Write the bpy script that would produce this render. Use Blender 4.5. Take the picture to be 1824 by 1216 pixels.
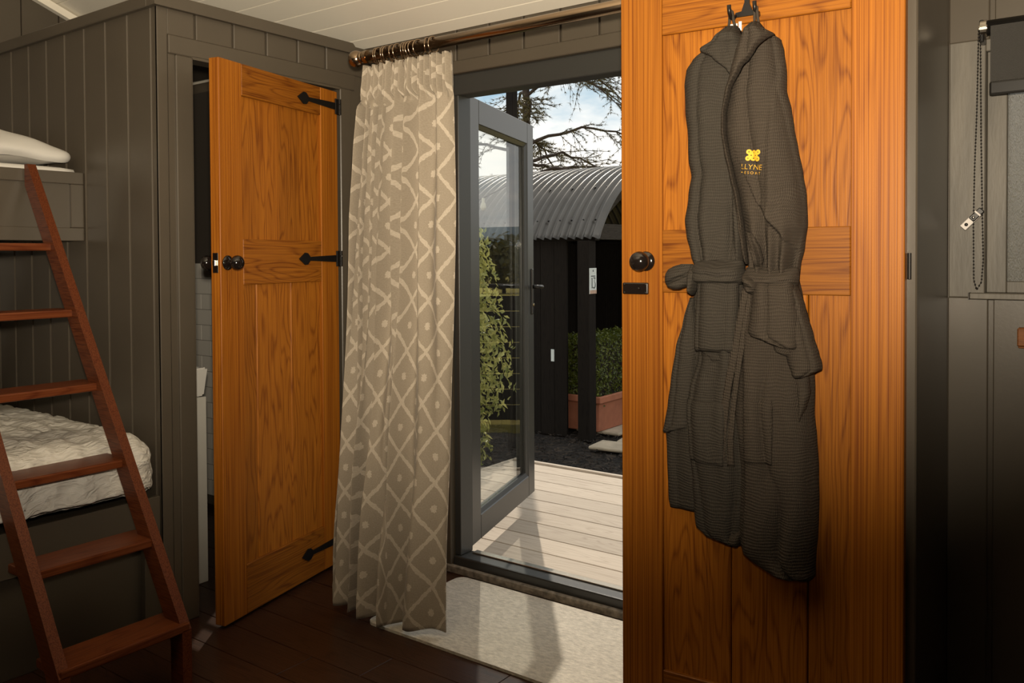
import bpy, bmesh, math, random
from mathutils import Matrix, Vector, noise

# ------------------------------------------------------------------ clear
for o in list(bpy.data.objects):
    bpy.data.objects.remove(o, do_unlink=True)
SC = bpy.context.scene
COL = SC.collection
random.seed(7)
PI = math.pi

# ------------------------------------------------------------------ camera
cam_d = bpy.data.cameras.new('camera')
cam = bpy.data.objects.new('camera', cam_d)
COL.objects.link(cam)
cam_d.sensor_width = 36.0
cam_d.lens = 1534.5 / 1824 * 36.0
cam_d.shift_y = -0.0663
cam_d.clip_start = 0.02
cam_d.clip_end = 2000
cam.matrix_world = (Matrix.Translation((0, 0, 1.2)) @ Matrix.Rotation(0.6358, 4, 'Z')
                    @ Matrix.Rotation(PI / 2 - 0.02, 4, 'X') @ Matrix.Rotation(-0.0054, 4, 'Z'))
SC.camera = cam
vs = SC.view_settings
vs.view_transform = 'Standard'
vs.look = 'None'
vs.exposure = 0.0
vs.gamma = 1.0
vs.use_curve_mapping = False

# ------------------------------------------------------------------ sky
world = bpy.data.worlds.new('sky')
SC.world = world
world.use_nodes = True
wn = world.node_tree.nodes
wl = world.node_tree.links
for n in list(wn):
    wn.remove(n)
w_out = wn.new('ShaderNodeOutputWorld')
w_bg = wn.new('ShaderNodeBackground')
w_bg.inputs['Strength'].default_value = 0.85
w_tc = wn.new('ShaderNodeTexCoord')
w_map = wn.new('ShaderNodeMapping')
w_map.inputs['Scale'].default_value = (2.6, 2.6, 6.0)
w_map.inputs['Location'].default_value = (0.4, 0.15, 0.0)
w_noise = wn.new('ShaderNodeTexNoise')
w_noise.inputs['Scale'].default_value = 1.3
w_noise.inputs['Detail'].default_value = 6.0
w_noise.inputs['Roughness'].default_value = 0.55
w_ramp = wn.new('ShaderNodeValToRGB')
w_ramp.color_ramp.elements[0].position = 0.38
w_ramp.color_ramp.elements[0].color = (0.50, 0.74, 0.90, 1)
w_ramp.color_ramp.elements[1].position = 0.53
w_ramp.color_ramp.elements[1].color = (1.45, 1.38, 1.27, 1)
wl.new(w_tc.outputs['Generated'], w_map.inputs['Vector'])
wl.new(w_map.outputs['Vector'], w_noise.inputs['Vector'])
wl.new(w_noise.outputs['Fac'], w_ramp.inputs['Fac'])
wl.new(w_ramp.outputs['Color'], w_bg.inputs['Color'])
wl.new(w_bg.outputs['Background'], w_out.inputs['Surface'])

# ------------------------------------------------------------------ sun
SUN_DIR = Vector((-0.615, 0.789, math.tan(math.radians(48.4)))).normalized()
sun_d = bpy.data.lights.new('sun', 'SUN')
sun_d.energy = 2.8
sun_d.angle = math.radians(0.6)
sun_d.color = (1.0, 0.90, 0.76)
sun = bpy.data.objects.new('sun', sun_d)
COL.objects.link(sun)
sun.location = (-6, 8, 9)
sun.rotation_euler = SUN_DIR.to_track_quat('Z', 'Y').to_euler()

# the photographer's flash head, just above the lens, tilted up towards the ceiling
fl_d = bpy.data.lights.new('camera_flash', 'SPOT')
fl_d.energy = 390.0
fl_d.color = (1.0, 0.86, 0.66)
fl_d.spot_size = math.radians(97)
fl_d.spot_blend = 1.0
fl_d.shadow_soft_size = 0.035
flash = bpy.data.objects.new('camera_flash', fl_d)
COL.objects.link(flash)
flash.location = (0.0, 0.0, 1.30)
fd = Vector((-0.728, 0.569, 0.383)).normalized()
flash.scale = (2.06, 1.0, 1.0)      # the head throws a wide, low beam
flash.rotation_euler = ((-fd).to_track_quat('Z', 'Y').to_matrix() @ Matrix.Rotation(math.radians(-12), 3, 'Z')).to_euler()

# ================================================================== materials
def new_mat(name):
    m = bpy.data.materials.new(name)
    m.use_nodes = True
    nt = m.node_tree
    b = nt.nodes['Principled BSDF']
    return m, nt, b


def nd(nt, typ, **kw):
    n = nt.nodes.new(typ)
    for k, v in kw.items():
        if hasattr(n, k):
            setattr(n, k, v)
        else:
            n.inputs[k].default_value = v
    return n


def ramp(nt, fac, stops):
    r = nt.nodes.new('ShaderNodeValToRGB')
    while len(r.color_ramp.elements) < len(stops):
        r.color_ramp.elements.new(0.5)
    for e, (p, c) in zip(r.color_ramp.elements, stops):
        e.position = p
        e.color = (*c, 1)
    nt.links.new(fac, r.inputs['Fac'])
    return r.outputs['Color']


def plain(name, col, rough=0.6, metal=0.0, var=0.0, vscale=8.0, bump=0.0, bscale=60.0, spec=0.5, stretch=(1, 1, 1)):
    m, nt, b = new_mat(name)
    b.inputs['Base Color'].default_value = (*col, 1)
    b.inputs['Roughness'].default_value = rough
    b.inputs['Metallic'].default_value = metal
    b.inputs['Specular IOR Level'].default_value = spec
    if var or bump:
        tc = nd(nt, 'ShaderNodeTexCoord')
        mp = nd(nt, 'ShaderNodeMapping')
        mp.inputs['Scale'].default_value = stretch
        nt.links.new(tc.outputs['Object'], mp.inputs['Vector'])
    if var:
        n = nd(nt, 'ShaderNodeTexNoise', Scale=vscale, Detail=5.0)
        nt.links.new(mp.outputs['Vector'], n.inputs['Vector'])
        c0 = tuple(x * (1 - var) for x in col)
        c1 = tuple(min(1, x * (1 + var)) for x in col)
        nt.links.new(ramp(nt, n.outputs['Fac'], [(0.3, c0), (0.7, c1)]), b.inputs['Base Color'])
    if bump:
        n2 = nd(nt, 'ShaderNodeTexNoise', Scale=bscale, Detail=4.0)
        nt.links.new(mp.outputs['Vector'], n2.inputs['Vector'])
        bp = nd(nt, 'ShaderNodeBump', Strength=bump, Distance=0.01)
        nt.links.new(n2.outputs['Fac'], bp.inputs['Height'])
        nt.links.new(bp.outputs['Normal'], b.inputs['Normal'])
    return m


def wood(name, dark, light, axis='z', rough=0.46, scale=1.0, stretch=0.07, figure=0.42, pores=0.5):
    """oak-like grain running along the given local axis"""
    m, nt, b = new_mat(name)
    tc = nd(nt, 'ShaderNodeTexCoord')
    oi = nd(nt, 'ShaderNodeObjectInfo')
    sep = nd(nt, 'ShaderNodeSeparateXYZ')
    nt.links.new(tc.outputs['Object'], sep.inputs[0])
    cmb = nd(nt, 'ShaderNodeCombineXYZ')
    order = {'z': ('X', 'Y', 'Z'), 'x': ('Z', 'Y', 'X'), 'y': ('X', 'Z', 'Y')}[axis]
    for i, a in enumerate(order):
        nt.links.new(sep.outputs[a], cmb.inputs[i])
    off = nd(nt, 'ShaderNodeVectorMath', operation='SCALE')
    off.inputs[0].default_value = (3.1, 5.7, 9.3)
    nt.links.new(oi.outputs['Random'], off.inputs['Scale'])
    add = nd(nt, 'ShaderNodeVectorMath', operation='ADD')
    nt.links.new(cmb.outputs[0], add.inputs[0])
    nt.links.new(off.outputs[0], add.inputs[1])
    mp = nd(nt, 'ShaderNodeMapping')
    mp.inputs['Scale'].default_value = (scale, scale, scale * stretch)
    nt.links.new(add.outputs[0], mp.inputs['Vector'])
    # broad cathedral figure
    nz = nd(nt, 'ShaderNodeTexNoise', Scale=13.0, Detail=1.5)
    mp2 = nd(nt, 'ShaderNodeMapping')
    mp2.inputs['Scale'].default_value = (1.0, 1.0, 1.7)
    nt.links.new(mp.outputs['Vector'], mp2.inputs['Vector'])
    nt.links.new(mp2.outputs['Vector'], nz.inputs['Vector'])
    mul = nd(nt, 'ShaderNodeMath', operation='MULTIPLY')
    mul.inputs[1].default_value = 15.0
    nt.links.new(nz.outputs['Fac'], mul.inputs[0])
    fr = nd(nt, 'ShaderNodeMath', operation='PINGPONG')
    fr.inputs[1].default_value = 0.5
    nt.links.new(mul.outputs[0], fr.inputs[0])
    # fine pores
    mp3 = nd(nt, 'ShaderNodeMapping')
    mp3.inputs['Scale'].default_value = (210, 210, 45)
    nt.links.new(mp.outputs['Vector'], mp3.inputs['Vector'])
    n2 = nd(nt, 'ShaderNodeTexNoise', Scale=1.6, Detail=3.0)
    nt.links.new(mp3.outputs['Vector'], n2.inputs['Vector'])
    mx = nd(nt, 'ShaderNodeMix', data_type='FLOAT')
    mx.inputs[0].default_value = pores
    mr = nd(nt, 'ShaderNodeMapRange')
    mr.inputs['From Min'].default_value = 0.02
    mr.inputs['From Max'].default_value = 0.02 + 0.5 * figure
    nt.links.new(fr.outputs[0], mr.inputs['Value'])
    nt.links.new(mr.outputs[0], mx.inputs[2])
    mr2 = nd(nt, 'ShaderNodeMapRange')
    mr2.inputs['From Min'].default_value = 0.36
    mr2.inputs['From Max'].default_value = 0.60
    nt.links.new(n2.outputs['Fac'], mr2.inputs['Value'])
    nt.links.new(mr2.outputs[0], mx.inputs[3])
    mid = tuple((a + c) / 2 for a, c in zip(dark, light))
    col = ramp(nt, mx.outputs[0], [(0.0, dark), (0.45, mid), (1.0, light)])
    # board-to-board shade
    hv = nd(nt, 'ShaderNodeHueSaturation')
    mrv = nd(nt, 'ShaderNodeMapRange')
    mrv.inputs['To Min'].default_value = 0.88
    mrv.inputs['To Max'].default_value = 1.1
    nt.links.new(oi.outputs['Random'], mrv.inputs['Value'])
    nt.links.new(mrv.outputs[0], hv.inputs['Value'])
    nt.links.new(col, hv.inputs['Color'])
    nt.links.new(hv.outputs[0], b.inputs['Base Color'])
    b.inputs['Roughness'].default_value = rough
    b.inputs['Specular IOR Level'].default_value = 0.2
    bp = nd(nt, 'ShaderNodeBump', Strength=0.12, Distance=0.004)
    nt.links.new(n2.outputs['Fac'], bp.inputs['Height'])
    nt.links.new(bp.outputs['Normal'], b.inputs['Normal'])
    return m


def gauze(name, col):
    """crinkled double-gauze cotton: a fine distorted grid of ridges"""
    m, nt, b = new_mat(name)
    tc = nd(nt, 'ShaderNodeTexCoord')
    uv = tc.outputs['UV']
    nz = nd(nt, 'ShaderNodeTexNoise', Scale=14.0, Detail=2.0)
    nt.links.new(uv, nz.inputs['Vector'])
    sc = nd(nt, 'ShaderNodeVectorMath', operation='SCALE')
    sc.inputs['Scale'].default_value = 0.022
    nt.links.new(nz.outputs['Color'], sc.inputs[0])
    ad = nd(nt, 'ShaderNodeVectorMath', operation='ADD')
    nt.links.new(uv, ad.inputs[0])
    nt.links.new(sc.outputs[0], ad.inputs[1])
    ws = []
    for d, s in (('X', 70.0), ('Y', 46.0)):
        w = nd(nt, 'ShaderNodeTexWave', wave_type='BANDS', bands_direction=d)
        w.inputs['Scale'].default_value = s
        w.inputs['Distortion'].default_value = 2.6
        w.inputs['Detail'].default_value = 2.0
        w.inputs['Detail Scale'].default_value = 0.6
        nt.links.new(ad.outputs[0], w.inputs['Vector'])
        ws.append(w)
    mx = nd(nt, 'ShaderNodeMix', data_type='FLOAT')
    mx.inputs[0].default_value = 0.6
    nt.links.new(ws[0].outputs['Fac'], mx.inputs[2])
    nt.links.new(ws[1].outputs['Fac'], mx.inputs[3])
    n3 = nd(nt, 'ShaderNodeTexNoise', Scale=60.0, Detail=3.0)
    nt.links.new(uv, n3.inputs['Vector'])
    m2 = nd(nt, 'ShaderNodeMath', operation='MULTIPLY')
    nt.links.new(mx.outputs[0], m2.inputs[0])
    nt.links.new(n3.outputs['Fac'], m2.inputs[1])
    c0 = tuple(x * 0.84 for x in col)
    c1 = tuple(x * 1.20 for x in col)
    nt.links.new(ramp(nt, m2.outputs[0], [(0.06, c0), (0.45, c1)]), b.inputs['Base Color'])
    b.inputs['Roughness'].default_value = 0.9
    b.inputs['Specular IOR Level'].default_value = 0.15
    bp = nd(nt, 'ShaderNodeBump', Strength=0.9, Distance=0.004)
    nt.links.new(m2.outputs[0], bp.inputs['Height'])
    nt.links.new(bp.outputs['Normal'], b.inputs['Normal'])
    return m


def curtain_mat():
    m, nt, b = new_mat('curtain_lattice_weave')
    tc = nd(nt, 'ShaderNodeTexCoord')
    nz = nd(nt, 'ShaderNodeTexNoise', Scale=70.0, Detail=2.0)
    nt.links.new(tc.outputs['UV'], nz.inputs['Vector'])
    sep = nd(nt, 'ShaderNodeSeparateXYZ')
    nt.links.new(tc.outputs['UV'], sep.inputs[0])

    def math_(op, a, c=None):
        n = nd(nt, 'ShaderNodeMath', operation=op)
        for i, v in enumerate((a, c)):
            if v is None:
                continue
            if isinstance(v, (int, float)):
                n.inputs[i].default_value = v
            else:
                nt.links.new(v, n.inputs[i])
        return n.outputs[0]
    x = math_('DIVIDE', sep.outputs['X'], 0.150)
    y = math_('DIVIDE', sep.outputs['Y'], 0.163)
    wob = math_('MULTIPLY', math_('SUBTRACT', nz.outputs['Fac'], 0.5), 0.10)
    d1 = math_('PINGPONG', math_('ADD', math_('ADD', x, y), wob), 0.5)
    d2 = math_('PINGPONG', math_('ADD', math_('SUBTRACT', x, y), wob), 0.5)
    line = math_('MINIMUM', d1, d2)
    fl = math_('LESS_THAN', line, 0.054)
    q1 = math_('SUBTRACT', 0.5, d1)
    q2 = math_('SUBTRACT', 0.5, d2)
    # small quatrefoil: union of two crossed lozenges
    s1 = math_('MAXIMUM', math_('MULTIPLY', q1, 1.0), math_('MULTIPLY', q2, 1.0))
    s2 = math_('ADD', q1, q2)
    qf = math_('LESS_THAN', math_('MINIMUM', math_('MULTIPLY', s2, 0.85), math_('MULTIPLY', s1, 1.25)), 0.105)
    pat = math_('MAXIMUM', fl, qf)
    weave = nd(nt, 'ShaderNodeTexNoise', Scale=260.0, Detail=2.0)
    nt.links.new(tc.outputs['UV'], weave.inputs['Vector'])
    base = ramp(nt, weave.outputs['Fac'], [(0.3, (0.345, 0.29, 0.222)), (0.7, (0.415, 0.35, 0.27))])
    lite = ramp(nt, weave.outputs['Fac'], [(0.3, (0.53, 0.455, 0.36)), (0.7, (0.64, 0.56, 0.455))])
    mix = nd(nt, 'ShaderNodeMix', data_type='RGBA')
    nt.links.new(pat, mix.inputs[0])
    nt.links.new(base, mix.inputs[6])
    nt.links.new(lite, mix.inputs[7])
    nt.links.new(mix.outputs[2], b.inputs['Base Color'])
    b.inputs['Roughness'].default_value = 0.75
    b.inputs['Specular IOR Level'].default_value = 0.25
    b.inputs['Sheen Weight'].default_value = 0.2
    bp = nd(nt, 'ShaderNodeBump', Strength=0.35, Distance=0.002)
    nt.links.new(pat, bp.inputs['Height'])
    nt.links.new(bp.outputs['Normal'], b.inputs['Normal'])
    tr = nd(nt, 'ShaderNodeBsdfTranslucent')
    nt.links.new(mix.outputs[2], tr.inputs['Color'])
    ms = nd(nt, 'ShaderNodeMixShader')
    ms.inputs[0].default_value = 0.2
    out = nt.nodes['Material Output']
    nt.links.new(b.outputs[0], ms.inputs[1])
    nt.links.new(tr.outputs[0], ms.inputs[2])
    nt.links.new(ms.outputs[0], out.inputs['Surface'])
    return m


def glass_mat(name, tint=(0.93, 0.95, 0.94), ior=1.9):
    m, nt, b = new_mat(name)
    nt.nodes.remove(b)
    tr = nd(nt, 'ShaderNodeBsdfTransparent')
    tr.inputs['Color'].default_value = (*tint, 1)
    gl = nd(nt, 'ShaderNodeBsdfGlossy')
    gl.inputs['Roughness'].default_value = 0.0
    lw = nd(nt, 'ShaderNodeLayerWeight', Blend=0.5)
    pw = nd(nt, 'ShaderNodeMath', operation='POWER')
    pw.inputs[1].default_value = 5.0
    nt.links.new(lw.outputs['Facing'], pw.inputs[0])
    fr = nd(nt, 'ShaderNodeMapRange')
    fr.inputs['To Min'].default_value = 0.05
    nt.links.new(pw.outputs[0], fr.inputs['Value'])
    ms = nd(nt, 'ShaderNodeMixShader')
    nt.links.new(fr.outputs[0], ms.inputs[0])
    nt.links.new(tr.outputs[0], ms.inputs[1])
    nt.links.new(gl.outputs[0], ms.inputs[2])
    nt.links.new(ms.outputs[0], nt.nodes['Material Output'].inputs['Surface'])
    return m


def obscure_glass():
    m, nt, b = new_mat('obscured_textured_glass')
    tc = nd(nt, 'ShaderNodeTexCoord')
    mp = nd(nt, 'ShaderNodeMapping')
    mp.inputs['Scale'].default_value = (1, 1, 0.38)
    nt.links.new(tc.outputs['Object'], mp.inputs['Vector'])
    n = nd(nt, 'ShaderNodeTexNoise', Scale=420.0, Detail=3.0)
    nt.links.new(mp.outputs['Vector'], n.inputs['Vector'])
    bp = nd(nt, 'ShaderNodeBump', Strength=1.0, Distance=0.004)
    nt.links.new(n.outputs['Fac'], bp.inputs['Height'])
    b.inputs['Base Color'].default_value = (0.30, 0.29, 0.265, 1)
    b.inputs['Roughness'].default_value = 0.22
    b.inputs['Transmission Weight'].default_value = 0.55
    b.inputs['IOR'].default_value = 1.3
    nt.links.new(bp.outputs['Normal'], b.inputs['Normal'])
    return m


def mulch_mat():
    m, nt, b = new_mat('dark_bark_mulch')
    tc = nd(nt, 'ShaderNodeTexCoord')
    v = nd(nt, 'ShaderNodeTexVoronoi', Scale=26.0)
    nt.links.new(tc.outputs['Object'], v.inputs['Vector'])
    nt.links.new(ramp(nt, v.outputs['Color'], [(0.1, (0.006, 0.004, 0.003)), (0.6, (0.018, 0.012, 0.008)), (0.95, (0.06, 0.042, 0.028))]), b.inputs['Base Color'])
    b.inputs['Roughness'].default_value = 0.95
    bp = nd(nt, 'ShaderNodeBump', Strength=1.0, Distance=0.03)
    nt.links.new(v.outputs['Distance'], bp.inputs['Height'])
    nt.links.new(bp.outputs['Normal'], b.inputs['Normal'])
    return m


def quilt_mat():
    m, nt, b = new_mat('cream_crinkled_quilt')
    tc = nd(nt, 'ShaderNodeTexCoord')
    nz = nd(nt, 'ShaderNodeTexNoise', Scale=5.0, Detail=2.0)
    nt.links.new(tc.outputs['UV'], nz.inputs['Vector'])
    mx = nd(nt, 'ShaderNodeVectorMath', operation='SCALE')
    mx.inputs['Scale'].default_value = 0.09
    nt.links.new(nz.outputs['Color'], mx.inputs[0])
    ad = nd(nt, 'ShaderNodeVectorMath', operation='ADD')
    nt.links.new(tc.outputs['UV'], ad.inputs[0])
    nt.links.new(mx.outputs[0], ad.inputs[1])
    mp = nd(nt, 'ShaderNodeMapping')
    mp.inputs['Scale'].default_value = (60, 24, 1)
    mp.inputs['Rotation'].default_value = (0, 0, 0.5)
    nt.links.new(ad.outputs[0], mp.inputs['Vector'])
    v = nd(nt, 'ShaderNodeTexNoise', Scale=1.0, Detail=3.0, Distortion=0.8)
    nt.links.new(mp.outputs['Vector'], v.inputs['Vector'])
    bp = nd(nt, 'ShaderNodeBump', Strength=0.9, Distance=0.012)
    nt.links.new(v.outputs['Fac'], bp.inputs['Height'])
    nt.links.new(bp.outputs['Normal'], b.inputs['Normal'])
    nt.links.new(ramp(nt, v.outputs['Fac'], [(0.3, (0.68, 0.65, 0.59)), (0.7, (0.84, 0.81, 0.75))]), b.inputs['Base Color'])
    b.inputs['Roughness'].default_value = 0.9
    return m


def foliage_mat(name, dark, light, rough=0.4):
    m, nt, b = new_mat(name)
    g = nd(nt, 'ShaderNodeNewGeometry')
    nt.links.new(ramp(nt, g.outputs['Random Per Island'], [(0.0, dark), (1.0, light)]), b.inputs['Base Color'])
    b.inputs['Roughness'].default_value = rough
    tr = nd(nt, 'ShaderNodeBsdfTranslucent')
    tr.inputs['Color'].default_value = (*[min(1, x * 1.3) for x in light], 1)
    ms = nd(nt, 'ShaderNodeMixShader')
    ms.inputs[0].default_value = 0.25
    nt.links.new(b.outputs[0], ms.inputs[1])
    nt.links.new(tr.outputs[0], ms.inputs[2])
    nt.links.new(ms.outputs[0], nt.nodes['Material Output'].inputs['Surface'])
    return m


OAK_D, OAK_L = (0.145, 0.036, 0.0030), (0.365, 0.124, 0.011)
M = {
    'paint': plain('taupe_wall_paint', (0.083, 0.068, 0.050), 0.36, var=0.08, vscale=3.0, bump=0.012, bscale=120),
    'frame_paint': plain('window_trim_paint', (0.118, 0.105, 0.084), 0.5, var=0.30, vscale=5.0, bump=0.06, bscale=40, stretch=(3, 3, 0.6)),
    'ceiling': plain('cream_ceiling_paint', (0.90, 0.85, 0.74), 0.5, var=0.03, vscale=2.0),
    'oak_z': wood('honey_oak_upright', OAK_D, OAK_L, 'z'),
    'oak_s': wood('honey_oak_straight_grain', tuple(c * 1.12 for c in OAK_D), OAK_L, 'z', stretch=0.016, figure=0.55, pores=0.78),
    'oak_x': wood('honey_oak_crosswise', tuple(c * 0.85 for c in OAK_D), tuple(c * 0.82 for c in OAK_L), 'x'),
    'floor': wood('dark_brown_floorboard', (0.022, 0.009, 0.005), (0.052, 0.022, 0.012), 'x', rough=0.3),
    'ladder': wood('mahogany_stained_ladder', (0.075, 0.015, 0.005), (0.155, 0.043, 0.014), 'x', rough=0.35, stretch=0.3, pores=0.92),
    'ladder_y': wood('mahogany_stained_tread', (0.075, 0.015, 0.005), (0.155, 0.043, 0.014), 'y', rough=0.35),
    'black': plain('black_iron', (0.012, 0.010, 0.009), 0.38, metal=0.3),
    'knob': plain('polished_black_knob', (0.010, 0.007, 0.006), 0.12, spec=0.7),
    'steel': plain('brushed_steel', (0.55, 0.5, 0.42), 0.25, metal=1.0),
    'rod': plain('bronzed_metal_rod', (0.34, 0.25, 0.17), 0.22, metal=1.0),
    'grey_upvc': plain('anthracite_door_frame', (0.036, 0.036, 0.034), 0.35, bump=0.03, bscale=200),
    'dark_upvc': plain('dark_seal', (0.012, 0.011, 0.010), 0.6),
    'glass': glass_mat('clear_double_glazing'),
    'obscure': obscure_glass(),
    'curtain': curtain_mat(),
    'curtain_lining': plain('curtain_backing', (0.34, 0.30, 0.24), 0.85),
    'robe_a': gauze('charcoal_gauze_cotton', (0.041, 0.035, 0.028)),
    'robe_b': gauze('charcoal_brown_gauze_cotton', (0.048, 0.038, 0.029)),
    'gold': plain('golden_embroidery', (0.80, 0.42, 0.03), 0.6, bump=0.2, bscale=900),
    'white_tag': plain('white_care_label', (0.75, 0.70, 0.66), 0.8),
    'mat': plain('oatmeal_door_mat', (0.56, 0.51, 0.43), 0.95, var=0.2, vscale=60, bump=0.5, bscale=260, stretch=(1, 2.2, 1)),
    'stone_trim': plain('mottled_stone_threshold', (0.22, 0.19, 0.15), 0.7, var=0.5, vscale=40, bump=0.3, bscale=80),
    'white_linen': plain('white_cotton', (0.62, 0.60, 0.56), 0.85, bump=0.05, bscale=400),
    'quilt': quilt_mat(),
    'tile': plain('glazed_white_tile', (0.52, 0.50, 0.46), 0.15),
    'grout': plain('grey_grout', (0.22, 0.21, 0.19), 0.9),
    'ceramic': plain('white_ceramic', (0.72, 0.70, 0.65), 0.12),
    'vanity': plain('white_vanity_paint', (0.62, 0.60, 0.54), 0.5, var=0.05),
    'bath_dark': plain('dark_bathroom_paint', (0.05, 0.042, 0.034), 0.6),
    'blind': plain('black_blind_fabric', (0.028, 0.025, 0.021), 0.6, bump=0.35, bscale=700),
    'blind_bar': plain('black_blind_bar', (0.012, 0.011, 0.010), 0.3),
    'deck': wood('bleached_deck_board', (0.36, 0.295, 0.235), (0.50, 0.425, 0.345), 'x', rough=0.8, stretch=0.05),
    'mulch': mulch_mat(),
    'corrugated': plain('galvanised_corrugated_iron', (0.105, 0.097, 0.088), 0.36, metal=0.6, var=0.12, vscale=5),
    'dark_timber': wood('black_stained_timber', (0.006, 0.0042, 0.0030), (0.013, 0.0095, 0.0068), 'z', rough=0.95),
    'dark_timber_x': wood('black_stained_beam', (0.022, 0.018, 0.014), (0.045, 0.037, 0.03), 'y', rough=0.9),
    'terracotta': plain('terracotta_clay', (0.36, 0.13, 0.07), 0.75, var=0.12, vscale=12),
    'soil': plain('potting_soil', (0.02, 0.014, 0.009), 0.95, bump=0.6, bscale=60),
    'paver': plain('pale_stone_paver', (0.42, 0.35, 0.26), 0.85, var=0.2, vscale=9, bump=0.3, bscale=40),
    'hedge_leaf': foliage_mat('box_hedge_leaf', (0.035, 0.055, 0.008), (0.13, 0.15, 0.022)),
    'bush_leaf': foliage_mat('sunlit_shrub_leaf', (0.14, 0.17, 0.025), (0.62, 0.58, 0.22)),
    'needle': foliage_mat('pine_needles', (0.035, 0.034, 0.012), (0.12, 0.095, 0.035)),
    'bark': plain('pine_bark', (0.045, 0.030, 0.022), 0.95, var=0.4, vscale=14, bump=0.6, bscale=30),
    'far_leaf': foliage_mat('far_tree_leaf', (0.05, 0.055, 0.012), (0.14, 0.12, 0.03)),
    'grass': plain('meadow_grass', (0.30, 0.235, 0.03), 0.95, var=0.35, vscale=0.25),
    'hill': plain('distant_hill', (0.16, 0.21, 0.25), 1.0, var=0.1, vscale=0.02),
    'sign': plain('white_number_plate', (0.62, 0.66, 0.64), 0.4, var=0.06),
    'sign_ink': plain('black_sign_ink', (0.02, 0.025, 0.03), 0.6),
    'sign_pink': plain('pink_brown_sign_foot', (0.45, 0.30, 0.22), 0.6, var=0.3, vscale=60),
    'wire': plain('black_festoon_wire', (0.01, 0.009, 0.008), 0.6),
    'bulb': plain('clear_bulb_glass', (0.5, 0.46, 0.36), 0.08),
    'shelf': wood('reddish_brown_shelf_wood', (0.16, 0.055, 0.016), (0.27, 0.10, 0.03), 'x'),
    'strike': plain('brass_strike', (0.30, 0.24, 0.14), 0.3, metal=1.0),
}

# ================================================================== mesh helpers
def link(o, parent=None):
    COL.objects.link(o)
    if parent is not None:
        o.parent = parent
    return o


def tag(o, label=None, cat=None, group=None, kind=None):
    if label:
        o['label'] = label
    if cat:
        o['category'] = cat
    if group:
        o['group'] = group
    if kind:
        o['kind'] = kind
    return o


def empty(name, loc=(0, 0, 0), rz=0.0, **kw):
    o = bpy.data.objects.new(name, None)
    o.empty_display_size = 0.05
    COL.objects.link(o)
    o.location = loc
    o.rotation_euler = (0, 0, rz)
    return tag(o, **kw)


def pydata(name, verts, faces, mat, parent=None, smooth=False, uvs=None, loc=None):
    me = bpy.data.meshes.new(name)
    me.from_pydata(verts, [], faces)
    if uvs is not None:
        ul = me.uv_layers.new(name='UVMap')
        flat = []
        for lp in me.loops:
            flat.extend(uvs[lp.vertex_index])
        ul.data.foreach_set('uv', flat)
    me.materials.append(M[mat] if isinstance(mat, str) else mat)
    if smooth:
        me.polygons.foreach_set('use_smooth', [True] * len(me.polygons))
    me.update()
    o = bpy.data.objects.new(name, me)
    if loc is not None:
        o.location = loc
    return link(o, parent)


def bm_obj(name, bm, mat, parent=None, smooth=False, loc=None):
    bmesh.ops.recalc_face_normals(bm, faces=bm.faces)
    me = bpy.data.meshes.new(name)
    bm.to_mesh(me)
    bm.free()
    me.materials.append(M[mat])
    if smooth:
        me.polygons.foreach_set('use_smooth', [True] * len(me.polygons))
    o = bpy.data.objects.new(name, me)
    if loc is not None:
        o.location = loc
    return link(o, parent)


def add_box(bm, x0, x1, y0, y1, z0, z1, bev=0.0, seg=1, mtx=None):
    t = bmesh.new()
    bmesh.ops.create_cube(t, size=1.0)
    for v in t.verts:
        v.co = Vector(((x0 + x1) / 2 + v.co.x * (x1 - x0), (y0 + y1) / 2 + v.co.y * (y1 - y0), (z0 + z1) / 2 + v.co.z * (z1 - z0)))
    if bev:
        bmesh.ops.bevel(t, geom=list(t.edges), offset=bev, segments=seg, affect='EDGES', profile=0.5)
    if mtx is not None:
        bmesh.ops.transform(t, matrix=mtx, verts=t.verts)
    base = {}
    for v in t.verts:
        base[v] = bm.verts.new(v.co)
    for f in t.faces:
        bm.faces.new([base[v] for v in f.verts])
    t.free()


def box(name, x0, x1, y0, y1, z0, z1, mat, parent=None, bev=0.0, seg=1, mtx=None):
    bm = bmesh.new()
    add_box(bm, x0, x1, y0, y1, z0, z1, bev, seg, mtx)
    return bm_obj(name, bm, mat, parent)


def prism(name, poly, axis, a0, a1, mat, parent=None):
    """extrude a 2-D polygon along an axis: axis 'x' poly=(y,z), 'y' poly=(x,z), 'z' poly=(x,y)"""
    def P(q, a):
        return {'x': (a, q[0], q[1]), 'y': (q[0], a, q[1]), 'z': (q[0], q[1], a)}[axis]
    n = len(poly)
    bm = bmesh.new()
    A = [bm.verts.new(P(q, a0)) for q in poly]
    B = [bm.verts.new(P(q, a1)) for q in poly]
    bm.faces.new(A)
    bm.faces.new(B[::-1])
    for i in range(n):
        j = (i + 1) % n
        bm.faces.new((A[i], A[j], B[j], B[i]))
    return bm_obj(name, bm, mat, parent)


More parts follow.
